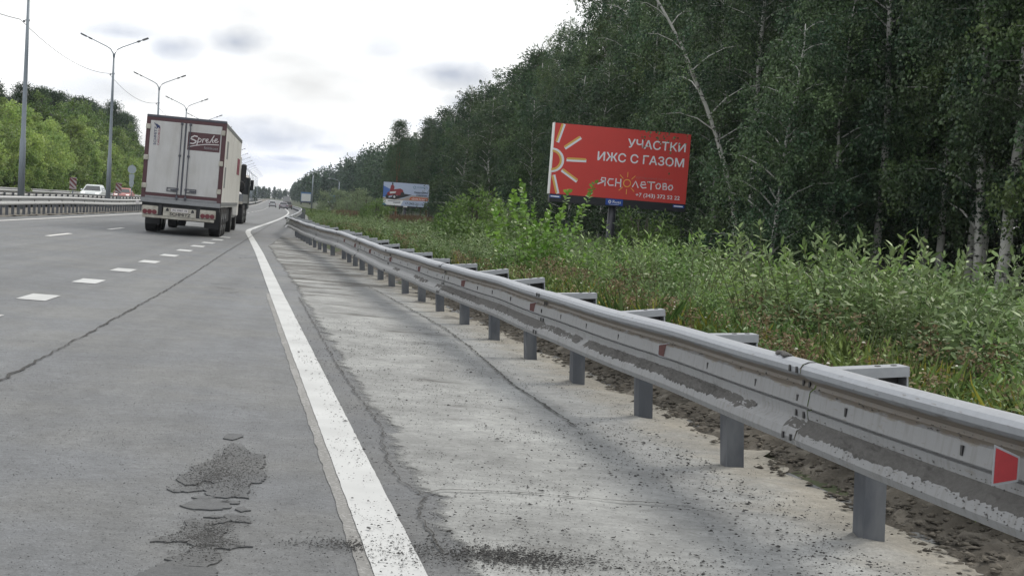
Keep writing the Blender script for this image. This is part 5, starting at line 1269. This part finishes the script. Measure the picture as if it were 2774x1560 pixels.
# the reddish double trunk over the small billboard
mb = tubes_np([([(0, 0, 0), (.05, 0, 6), (-.1, 0, 9)], .22, .15), ([(-.1, 0, 8.6), (.25, 0, 11), (.2, 0, 16)], .14, .08), ([(-.1, 0, 8.6), (-.35, 0, 11), (-.25, 0, 15.5)], .12, .07)], 8)
u, Y, _ = at(1001, 487, 205); r = empty('pine_tree', P(u - .2, Y, 0), 0, 'pine with a forked reddish trunk standing right behind the small billboard', 'pine')
mb.build('trunk', M['pinebark'], r, True); r.scale = (.68, .68, .68); o = link('crown', PINE[0][1], r); o.scale = (.95, .95, .95); o.location = (0, 0, 1.5)

# -- inner wood: everything behind the first rows, one mass
def mass(n, per, box, clr, L, W, rg, prof=None):
    (u0, u1), (y0, y1), (z0, z1) = box; u = u0 + (u1 - u0) * rg.rand(n); Y = y0 + (y1 - y0) * rg.rand(n); z = z0 + (z1 - z0) * rg.rand(n)
    if prof: z = prof(u, Y, rg.rand(n))
    C = np.stack([u + np.array([cv(a) for a in Y]), Y, z + np.array([rise(a) for a in Y])], 1); q = np.repeat(np.arange(n), per)
    off = rg.normal(0, 1, (len(q), 3)) * clr; return leaf4(C[q] + off, rg.normal(size=(len(q), 3)) + np.array([0, 0, -.3]), L * (.7 + .6 * rg.rand(len(q))), W * (.7 + .6 * rg.rand(len(q))), rg)
def join(parts):
    V = []; F = []; n = 0
    for v, f in parts: V.append(v); F.append(f + n); n += len(v)
    return np.concatenate(V), np.concatenate(F)
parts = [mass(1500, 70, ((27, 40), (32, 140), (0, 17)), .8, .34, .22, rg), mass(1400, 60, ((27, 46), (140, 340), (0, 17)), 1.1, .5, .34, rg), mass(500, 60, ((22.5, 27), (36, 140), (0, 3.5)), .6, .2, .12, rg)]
tag(link('forest_interior', np_mesh('forest_interior', *join(parts), M['leaf_inner_shaded'])), 'dark inner wood filling the space behind the right forest edge', 'wood', kind='stuff')

# -- far woods on both sides beyond 330 m
def far_wood(n, u0, u1, y0, y1, hfun, rg, per=420, L=.75):
    P_ = []
    for i in range(n):
        Y = y0 + (y1 - y0) * rg.rand() ** .8; u = u0 + (u1 - u0) * rg.rand() ** 1.6; H = hfun(u, Y) * (.82 + .36 * rg.rand()); rx = 2.2 + 1.5 * rg.rand(); co = rg.rand() < .35
        c = unit(rg.normal(size=(per, 3))) * (rg.rand(per) ** .33)[:, None] * np.array([rx, rx, H * .46]); hh = (c[:, 2] + H * .46) / (H * .92)
        c[:, :2] *= (1.25 * (1 - hh) if co else (1.1 - .45 * hh))[:, None]; c[:, 2] += H * .53 + rise(Y); c[:, 0] += u + cv(Y); c[:, 1] += Y
        P_.append(leaf4(c, rg.normal(size=(per, 3)), L * (.7 + .6 * rg.rand(per)), L * .6, rg))
    return join(P_)
parts = [far_wood(230, 19.5, 60, 325, 640, lambda u, Y: 18 + (u - 20) * .1, rg), far_wood(300, 7, 90, 560, 1300, lambda u, Y: 13 + min(6, (u - 7) * .5) + max(0, u - 20) * .1, rg, 380, 1.0)]
tag(link('far_wood_right', np_mesh('far_wood', *join(parts), M['leaf_far'])), 'far wood rising on the right side beyond the willow bushes', 'wood', kind='stuff')
bpy.data.objects['far_wood_right'].name = 'far_wood'
parts = [far_wood(200, -62, -35, 330, 760, lambda u, Y: 13, rg), far_wood(190, -110, -34, 760, 1400, lambda u, Y: 15, rg, 380, 1.0), far_wood(170, -110, 90, 1150, 1500, lambda u, Y: 10, rg, 380, 1.3)]
tag(link('far_wood', np_mesh('far_wood', *join(parts), M['leaf_far'])), 'far wood closing the view on the left side of the highway', 'wood', kind='stuff')

# -- left-hand trees across the highway
ASP = [blob_mesh(200 + k, 9.5 + 1.3 * k, .08, 2.3 + .2 * k, 85, 85, .62, .27, .19, 'leaf_aspen', M['greybark'], .12, .55) for k in range(3)]
ASPR = [blob_mesh(210 + k, 8.0 + 1.5 * k, .06, 2.8, 90, 85, .7, .27, .19, 'leaf_aspen', M['greybark'], .12, .25) for k in range(2)]
MIDB = [blob_mesh(220 + k, 14 + k, .15, 2.8, 110, 80, .75, .30, .21, 'leaf_mid', M['greybark'], .16, .35) for k in range(2)]
y = 128.0; k = 0
while y < 335:
    v = (ASP + ASPR)[k % 5]; u = -33.2 + rg.normal(0, .8) - (y > 200) * .8; s = .72 + .4 * rg.rand()
    tree('young_tree', v, u, y, 'bright yellow-green young tree in the front row across the highway on the left', 'tree', 'young trees across the highway', s, rg.rand() * 6.3); y += 3.3 * (.7 + .6 * rg.rand()); k += 1
y = 130.0; k = 0
while y < 335:
    tree('birch_tree', MIDB[k % 2], -37.5 + rg.normal(0, .9), y, 'rounded mid-green tree behind the bright young trees on the left', 'tree', 'mid-height trees on the left', (.66 + .22 * min(1, max(0, (y - 140) / 120))) + .2 * rg.rand(), rg.rand() * 6.3); y += 5.0 * (.7 + .6 * rg.rand()); k += 1
y = 140.0; k = 0
while y < 350:
    tree('pine_tree', PINE[k % 2], -41.5 + rg.normal(0, 1.2), y, 'tall dark pine standing behind the green trees on the left', 'pine', 'pines behind the left trees', .52 + .34 * min(1, max(0, (y - 150) / 150)) + .11 * rg.rand(), rg.rand() * 6.3); y += 4.8 * (.7 + .6 * rg.rand()); k += 1
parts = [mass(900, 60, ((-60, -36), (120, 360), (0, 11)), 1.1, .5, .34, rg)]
tag(link('forest_interior', np_mesh('forest_interior', *join(parts), M['leaf_inner_shaded'])), 'dark inner wood behind the trees on the left', 'wood', kind='stuff')

# -- willow thicket behind the guardrail
def shoots(seed, H, n, rad, lean, leafL, leafW, gap, start=.22, leafmode=6, droop=0.0):
    rg = np.random.RandomState(seed); Pp = []; Dd = []; paths = []
    for i in range(n):
        a = rg.rand() * 6.3; rr = rad * rg.rand() ** .5; h = H * (.62 + .42 * rg.rand()); b = np.array([cos(a) * rr, sin(a) * rr, 0]); o = np.array([cos(a), sin(a), 0]) * lean * (.3 + rg.rand()) + rg.normal(0, .08, 3) * np.array([1, 1, 0])
        pt = lambda s: b + o * h * s ** 1.4 + np.array([0, 0, h * s])
        paths.append(([tuple(pt(s)) for s in (0, .35, .7, 1)], .0045 + .0015 * H, .0018)); m = int(h * (1 - start) / gap)
        ss = start + (1 - start) * (np.arange(m) + rg.rand(m)) / m; az = np.arange(m) * 2.4 + rg.rand() * 6
        Pp += [pt(s) for s in ss]; e = .08 + .75 * np.clip((ss - .55) / .45, 0, 1) ** 2 + rg.normal(0, .28, m) - droop; Dd.append(np.stack([np.cos(az) * np.cos(e), np.sin(az) * np.cos(e), np.sin(e)], 1) + o * .4)
    Pp = np.array(Pp); Dd = np.concatenate(Dd); n = len(Pp); sc_ = (.65 + .6 * rg.rand(n))
    V, F = leaf6(Pp, Dd, leafL * sc_, leafW * sc_, rg); return paths, V, F
def shrub_mesh(args, ml):
    paths, V, F = shoots(*args); tm = tubes_np(paths, 5).build('stems_mesh', M['twig']); tme = tm.data; bpy.data.objects.remove(tm)
    return tme, np_mesh('foliage_mesh', V, F, M[ml])
WIL = [shrub_mesh((300 + k, 1.0, 20 + 3 * k, .34, .34, .064, .019, .019), 'leaf_willow' if k % 2 == 0 else 'leaf_willow2') for k in range(4)]
WB = [shoots(320 + k, 1.0, 22, .36, .36, .064, .019, .019) for k in range(3)]
def place(V, F, u, Y, s, sz, a, z=None):
    c, s_ = cos(a), sin(a); X = np.stack([V[:, 0] * c - V[:, 1] * s_, V[:, 0] * s_ + V[:, 1] * c, V[:, 2]], 1) * np.array([s, s, sz]); z = zt(u, Y) if z is None else z
    return X + np.array([u + cv(Y), Y, z - .03]), F
def vis(u, Y): return Y > 3 and -.26 < atan2(u + cv(Y), Y) < .515
things = 0; stuff = []; stuff2 = []
cand = []
for _ in range(900):
    Y = 7 + 30 * rg.rand() ** 1.15; d = 1.9 + 8.5 * rg.rand(); u = ru(Y) + d
    if vis(u, Y): cand.append((Y + d * .3, u, Y, d))
cand.sort()
def mound(u, Y):      # two rises in the thicket with a lower hollow between them
    a = atan2(u + cv(Y), Y); return 1 + .02 * math.exp(-((a - .232) / .035) ** 2) + .14 * math.exp(-((a - .405) / .055) ** 2) - .30 * math.exp(-((a - .300) / .025) ** 2)
def wh(d, Y): return (.66 if d < 2.2 else 1.0 if d < 2.8 else 1.42 if d < 6.2 else 1.0) * (1 if Y < 22 else .80)
cand = [c for c in cand if hn(c[1] * .85, c[2] * .5) > -.45][:460]
for j, (_, u, Y, d) in enumerate(cand):
    h = wh(d, Y) * mound(u, Y) * (.70 + .3 * rg.rand() + .22 * hn(u * .85, Y * .5) + .28 * (rg.rand() < .10))
    if h < .3: continue
    if j % 5 == 0 and things < 72:
        tree('willow_shrub', WIL[things % 4], u, Y, 'narrow-leaved willow shrub in the thicket behind the guardrail', 'shrub', 'willow shrubs behind the guardrail', h * .95, rg.rand() * 6.3, zt(u, Y) - .03, h, ('stems', 'foliage')); things += 1
    else: v = WB[j % 3]; (stuff if hn(u * .7 + 3, Y * .45) + .3 * rg.normal() > -.05 else stuff2).append(place(v[1], v[2], u, Y, h * .95, h, rg.rand() * 6.3))
tag(link('grey_willow_thicket', np_mesh('grey_willow_thicket', *join(stuff2), M['leaf_willow2'])), 'greyer duller patches of the willow thicket behind the guardrail', 'thicket', kind='stuff')
tag(link('willow_thicket', np_mesh('willow_thicket', *join(stuff), M['leaf_willow'])), 'dense willow thicket filling the ditch behind the guardrail', 'thicket', kind='stuff')
# back bushes at the foot of the forest
stuff = []
for _ in range(420):
    Y = 14 + 60 * rg.rand(); u = 11 + 9 * rg.rand()
    if vis(u, Y): v = WB[_ % 3]; h = .4 + .35 * rg.rand() + .4 * max(0, hn(u * .6, Y * .3)); stuff.append(place(v[1], v[2], u, Y, h * 1.1, h, rg.rand() * 6.3))
tag(link('forest_edge_bushes', np_mesh('forest_edge_bushes', *join(stuff), M['leaf_willow2'])), 'low grey-green bushes at the foot of the right forest edge', 'bushes', kind='stuff')
# bright sallow
S1 = shoots(340, 2.40, 24, .42, .26, .10, .072, .024, .10); S2 = shoots(341, 1.55, 24, .85, .5, .095, .066, .026, .08)
tm = tubes_np(S1[0] + S2[0], 5).build('stems_mesh', M['twig']); tme = tm.data; bpy.data.objects.remove(tm)
V, F = join([(S1[1], S1[2]), (S2[1], S2[2])]); u, Y, _ = at(1345, 640, 27)
tree('sallow_shrub', (tme, np_mesh('foliage_mesh', V, F, M['leaf_sallow'])), u, Y, 'tall bright green broad-leaved shrub in front of the red billboard corner', 'shrub', None, 1, .4, None, None, ('stems', 'foliage'))
# herbs close behind the rail and down the slope: green, yellowing, dry
H1 = [shoots(350 + k, 1.0, 9, .18, .35, .095, .022, .036, .08) for k in range(3)]
G1 = []
for k in range(3):      # grass tufts
    r_ = np.random.RandomState(360 + k); n = 46; a = r_.rand(n) * 6.3; p = np.stack([np.cos(a) * .14 * r_.rand(n), np.sin(a) * .14 * r_.rand(n), np.zeros(n)], 1)
    G1.append(leaf6(p, np.stack([np.cos(a) * .45, np.sin(a) * .45, .8 + r_.rand(n)], 1), .55 + .5 * r_.rand(n), .018, r_))
def umbel(seed):
    r_ = np.random.RandomState(seed); pts = []; dd = []; paths = []
    for s in range(5):
        a = r_.rand() * 6.3; h = .7 + .3 * r_.rand(); b = np.array([cos(a) * .06, sin(a) * .06, 0]); t_ = b + np.array([cos(a) * .12, sin(a) * .12, h]); n = 26
        paths.append(([tuple(b), tuple((b + t_) / 2 + np.array([0, 0, .05])), tuple(t_)], .006, .003))
        pts.append(t_ + r_.normal(0, .05, (n, 3)) * np.array([1, 1, .8])); dd.append(r_.normal(size=(n, 3)))
    p = np.concatenate(pts); v, f = leaf6(p, np.concatenate(dd), .035, .022, r_); m_ = 22; h = r_.rand(m_); a = r_.rand(m_) * 6.3
    v2, f2 = leaf6(np.stack([np.cos(a) * .1, np.sin(a) * .1, h * .6], 1), np.stack([np.cos(a), np.sin(a), -.2 + .6 * r_.rand(m_)], 1), .14, .02, r_)
    st = np.array([[b for b in pp[0]] for pp in paths]); q = []
    for a_, m__, c_ in st:
        q.append((np.array([a_ - [.004, 0, 0], a_ + [.004, 0, 0], m__ + [.004, 0, 0], c_ + [.003, 0, 0], c_ - [.003, 0, 0], m__ - [.004, 0, 0]]), np.arange(6)[None]))
    return join([(v, f), (v2, f2)] + q)
UM = [umbel(370 + k) for k in range(3)]
green = []; yel = []; dry = []; fw = []; fy = []
def zone(n, y0, y1, d0, d1, fn, pw=1.0):
    for i in range(n):
        Y = y0 + (y1 - y0) * rg.rand() ** pw; d = d0 + (d1 - d0) * rg.rand(); u = ru(Y) + d
        if vis(u, Y): fn(i, u, Y, d)
def herb(lst, hs, src=None):
    def g(i, u, Y, d):
        v = (src or H1)[i % 3]; V, F = (v[1], v[2]) if len(v) == 3 else v; h = hs[0] + (hs[1] - hs[0]) * rg.rand(); lst.append(place(V, F, u, Y, h * (1.0 if src is None else 1.1), h, rg.rand() * 6.3))
    return g
zone(620, 4.5, 30, .85, 2.4, herb(green, (.40, .85)), 1.2); zone(420, 4.5, 30, .8, 2.2, herb(green, (.4, .8), G1), 1.2); zone(150, 4.5, 26, .9, 2.1, herb(yel, (.4, .85), G1), 1.2); zone(420, 4.5, 40, .8, 3.5, herb(green, (.45, .95), G1), 1.2)
zone(230, 4.5, 26, .85, 2.0, herb(dry, (.45, .85), UM), 1.2); zone(60, 8, 30, 2.2, 5, herb(dry, (.8, 1.1), UM))
grey = []
def mixed(hs):
    def g(i, u, Y, d):
        n = hn(u * .30 + 1.7, Y * .11) + .35 * rg.normal(); hk = 1 + .35 * hn(u * .5, Y * .2)
        if n > .55: herb(yel, (hs[0] * .8 * hk, hs[1] * .9 * hk))(i, u, Y, d)
        elif n < -.05: herb(grey, (hs[0] * 1.1 * hk, hs[1] * 1.25 * hk), [WB[0], WB[1], WB[2]])(i, u, Y, d)
        elif n > .47: herb(dry, (hs[0], hs[1]), UM)(i, u, Y, d)
        else: herb(green, (hs[0] * hk, hs[1] * hk))(i, u, Y, d)
    return g
zone(1250, 25, 75, 1.1, 13, mixed((.5, .92))); zone(420, 25, 75, .8, 7, herb(green, (.5, .9), G1)); zone(60, 20, 60, .9, 4, herb(dry, (.6, 1.0), UM))
zone(1500, 62, 135, 1.0, 15, mixed((.42, .78))); zone(450, 60, 150, .8, 12, herb(green, (.5, .8), G1))
G2 = [(v * np.array([2.6, 2.6, 1]), f) for v, f in G1]
zone(1500, 130, 330, .8, 17, herb(green, (.5, .9), G2)); zone(330, 130, 330, .8, 14, herb(yel, (.4, .8), G2))
for lst, nm, ml, lb in ((grey, 'grey_green_weeds', 'leaf_willow2', 'grey-green weeds and low willows on the slope behind the guardrail'), (green, 'roadside_herbs', 'herb', 'green roadside herbs and grass behind the guardrail'), (yel, 'yellowing_herbs', 'herb_yellow', 'yellowing autumn plants on the slope behind the guardrail'), (dry, 'dry_seed_heads', 'straw', 'dry brown seed heads along the guardrail')):
    tag(link(nm, np_mesh(nm, *join(lst), M[ml])), lb, 'plants', kind='stuff')
# small flowers
def flowers(nm, pts, m, lb):
    mb = MB()
    for u, Y, h, r_ in pts:
        mb.M = Matrix.Translation(P(u, Y, zt(u, Y) + h)); mb.disc((0, 0, 0), r_, 'Z', r_ * .7, 7, 0, r_ * .5)
    tag(mb.build(nm, m), lb, 'flowers', kind='stuff')
fl = []
for _ in range(130): Y = 9 + 22 * rg.rand(); fl.append((ru(Y) + .9 + 1.3 * rg.rand(), Y, .45 + .3 * rg.rand(), .008 + .008 * rg.rand()))
flowers('white_flowers', fl, M['flower_w'], 'small white flower heads in the weeds behind the guardrail')
u, Y, z = at(1506, 760, 16.3); u2, Y2, z2 = at(1650, 802, 13.2)
flowers('yellow_flowers', [(u, Y, z - zt(u, Y), .035), (u2, Y2, z2 - zt(u2, Y2), .035)], M['flower_y'], 'two small yellow flowers behind the guardrail')
# bushes further along
PAL = [blob_mesh(400 + k, 1.0, .02, .62, 60, 70, .15, .065, .022, 'leaf_pale', M['greybark'], .03, 0, 4, .3) for k in range(2)]
DKB = blob_mesh(404, 1.0, .02, .55, 55, 80, .15, .06, .025, 'leaf_mid', M['greybark'], .03, 0, 4, .3)
for j, (x, D, H, lb) in enumerate([(845, 262, 5.0, 'largest rounded pale willow bush at the far roadside left of the small billboard'), (893, 245, 5.0, 'pale willow bush between the largest one and the small billboard'), (925, 225, 3.6, 'low pale willow bush touching the left edge of the small billboard'),
                                   (812, 300, 2.8, 'low pale bush left of the largest willow bush, near the parked vans'), (870, 215, 2.6, 'low green bush in front of the pale willow bushes')]):
    u, Y, _ = at(x, 520, D); tree('willow_bush', PAL[j % 2], u, Y, lb, 'bush', 'far willow bushes', H, j * 1.3, None, None, ('stems', 'foliage'))
u, Y, _ = at(949, 540, 128); tree('round_bush', DKB, u, Y, 'small round dark green bush below and left of the small billboard', 'bush', None, 2.7, .3, None, None, ('stems', 'foliage'))
rd = []
for _ in range(420):
    x = 975 + 105 * rg.rand(); D = 112 + 26 * rg.rand(); u, Y, _z = at(x, 550, D); rd.append(place(*G1[_ % 3], u, Y, 1.0, 1.15 + .35 * rg.rand(), rg.rand() * 6))
for _ in range(120):
    x = 842 + 60 * rg.rand(); D = 165 + 26 * rg.rand(); u, Y, _z = at(x, 550, D); rd.append(place(*G1[_ % 3], u, Y, 1.3, 1.2 + .3 * rg.rand(), rg.rand() * 6))
tag(link('reddish_reeds', np_mesh('reddish_reeds', *join(rd), M['reed'])), 'patch of reddish-brown reeds below the small billboard', 'reeds', kind='stuff')
for j, (x, D, H, lb) in enumerate([(1195, 52, 2.3, 'grey-green willow bush at the forest foot left of the bright shrub'), (1175, 75, 2.4, 'grey-green bush under the dark birches left of the bright shrub, nearer the small billboard'), (1270, 40, 1.9, 'dull green bush just left of the bright shrub'), (1620, 48, 2.0, 'grey-green bush at the foot of the red billboard column, right side')]):
    u, Y, _ = at(x, 640, D); tree('round_bush', DKB, u, Y, lb, 'bush', 'bushes at the forest foot', H * 1.15, j * 1.7, None, None, ('stems', 'foliage'))
# dark spruce far on the left side
u, Y, _ = at(641, 490, 420); tree('spruce_tree', SPRUCE[0], u, Y, 'single small dark spruce above the white lorry on the opposite lanes', 'spruce', None, .28, 0, rise(Y))

# ------------------------------------------------------------------ air
HAZE = True
if HAZE:
    mb = MB(); mb.box(-420, 420, -40, 2700, -6, 45)
    hm = bpy.data.materials.new('haze'); hm.use_nodes = True; t = hm.node_tree; t.nodes.clear()
    o = nd(t, 'ShaderNodeOutputMaterial'); v = nd(t, 'ShaderNodeVolumePrincipled'); v.inputs['Color'].default_value = (.80, .87, 1, 1); v.inputs['Density'].default_value = .00013; v.inputs['Anisotropy'].default_value = .3
    lk(t, v.outputs[0], o.inputs['Volume']); tag(mb.build('haze', hm), 'thin pale haze over the whole road', 'haze', kind='stuff')
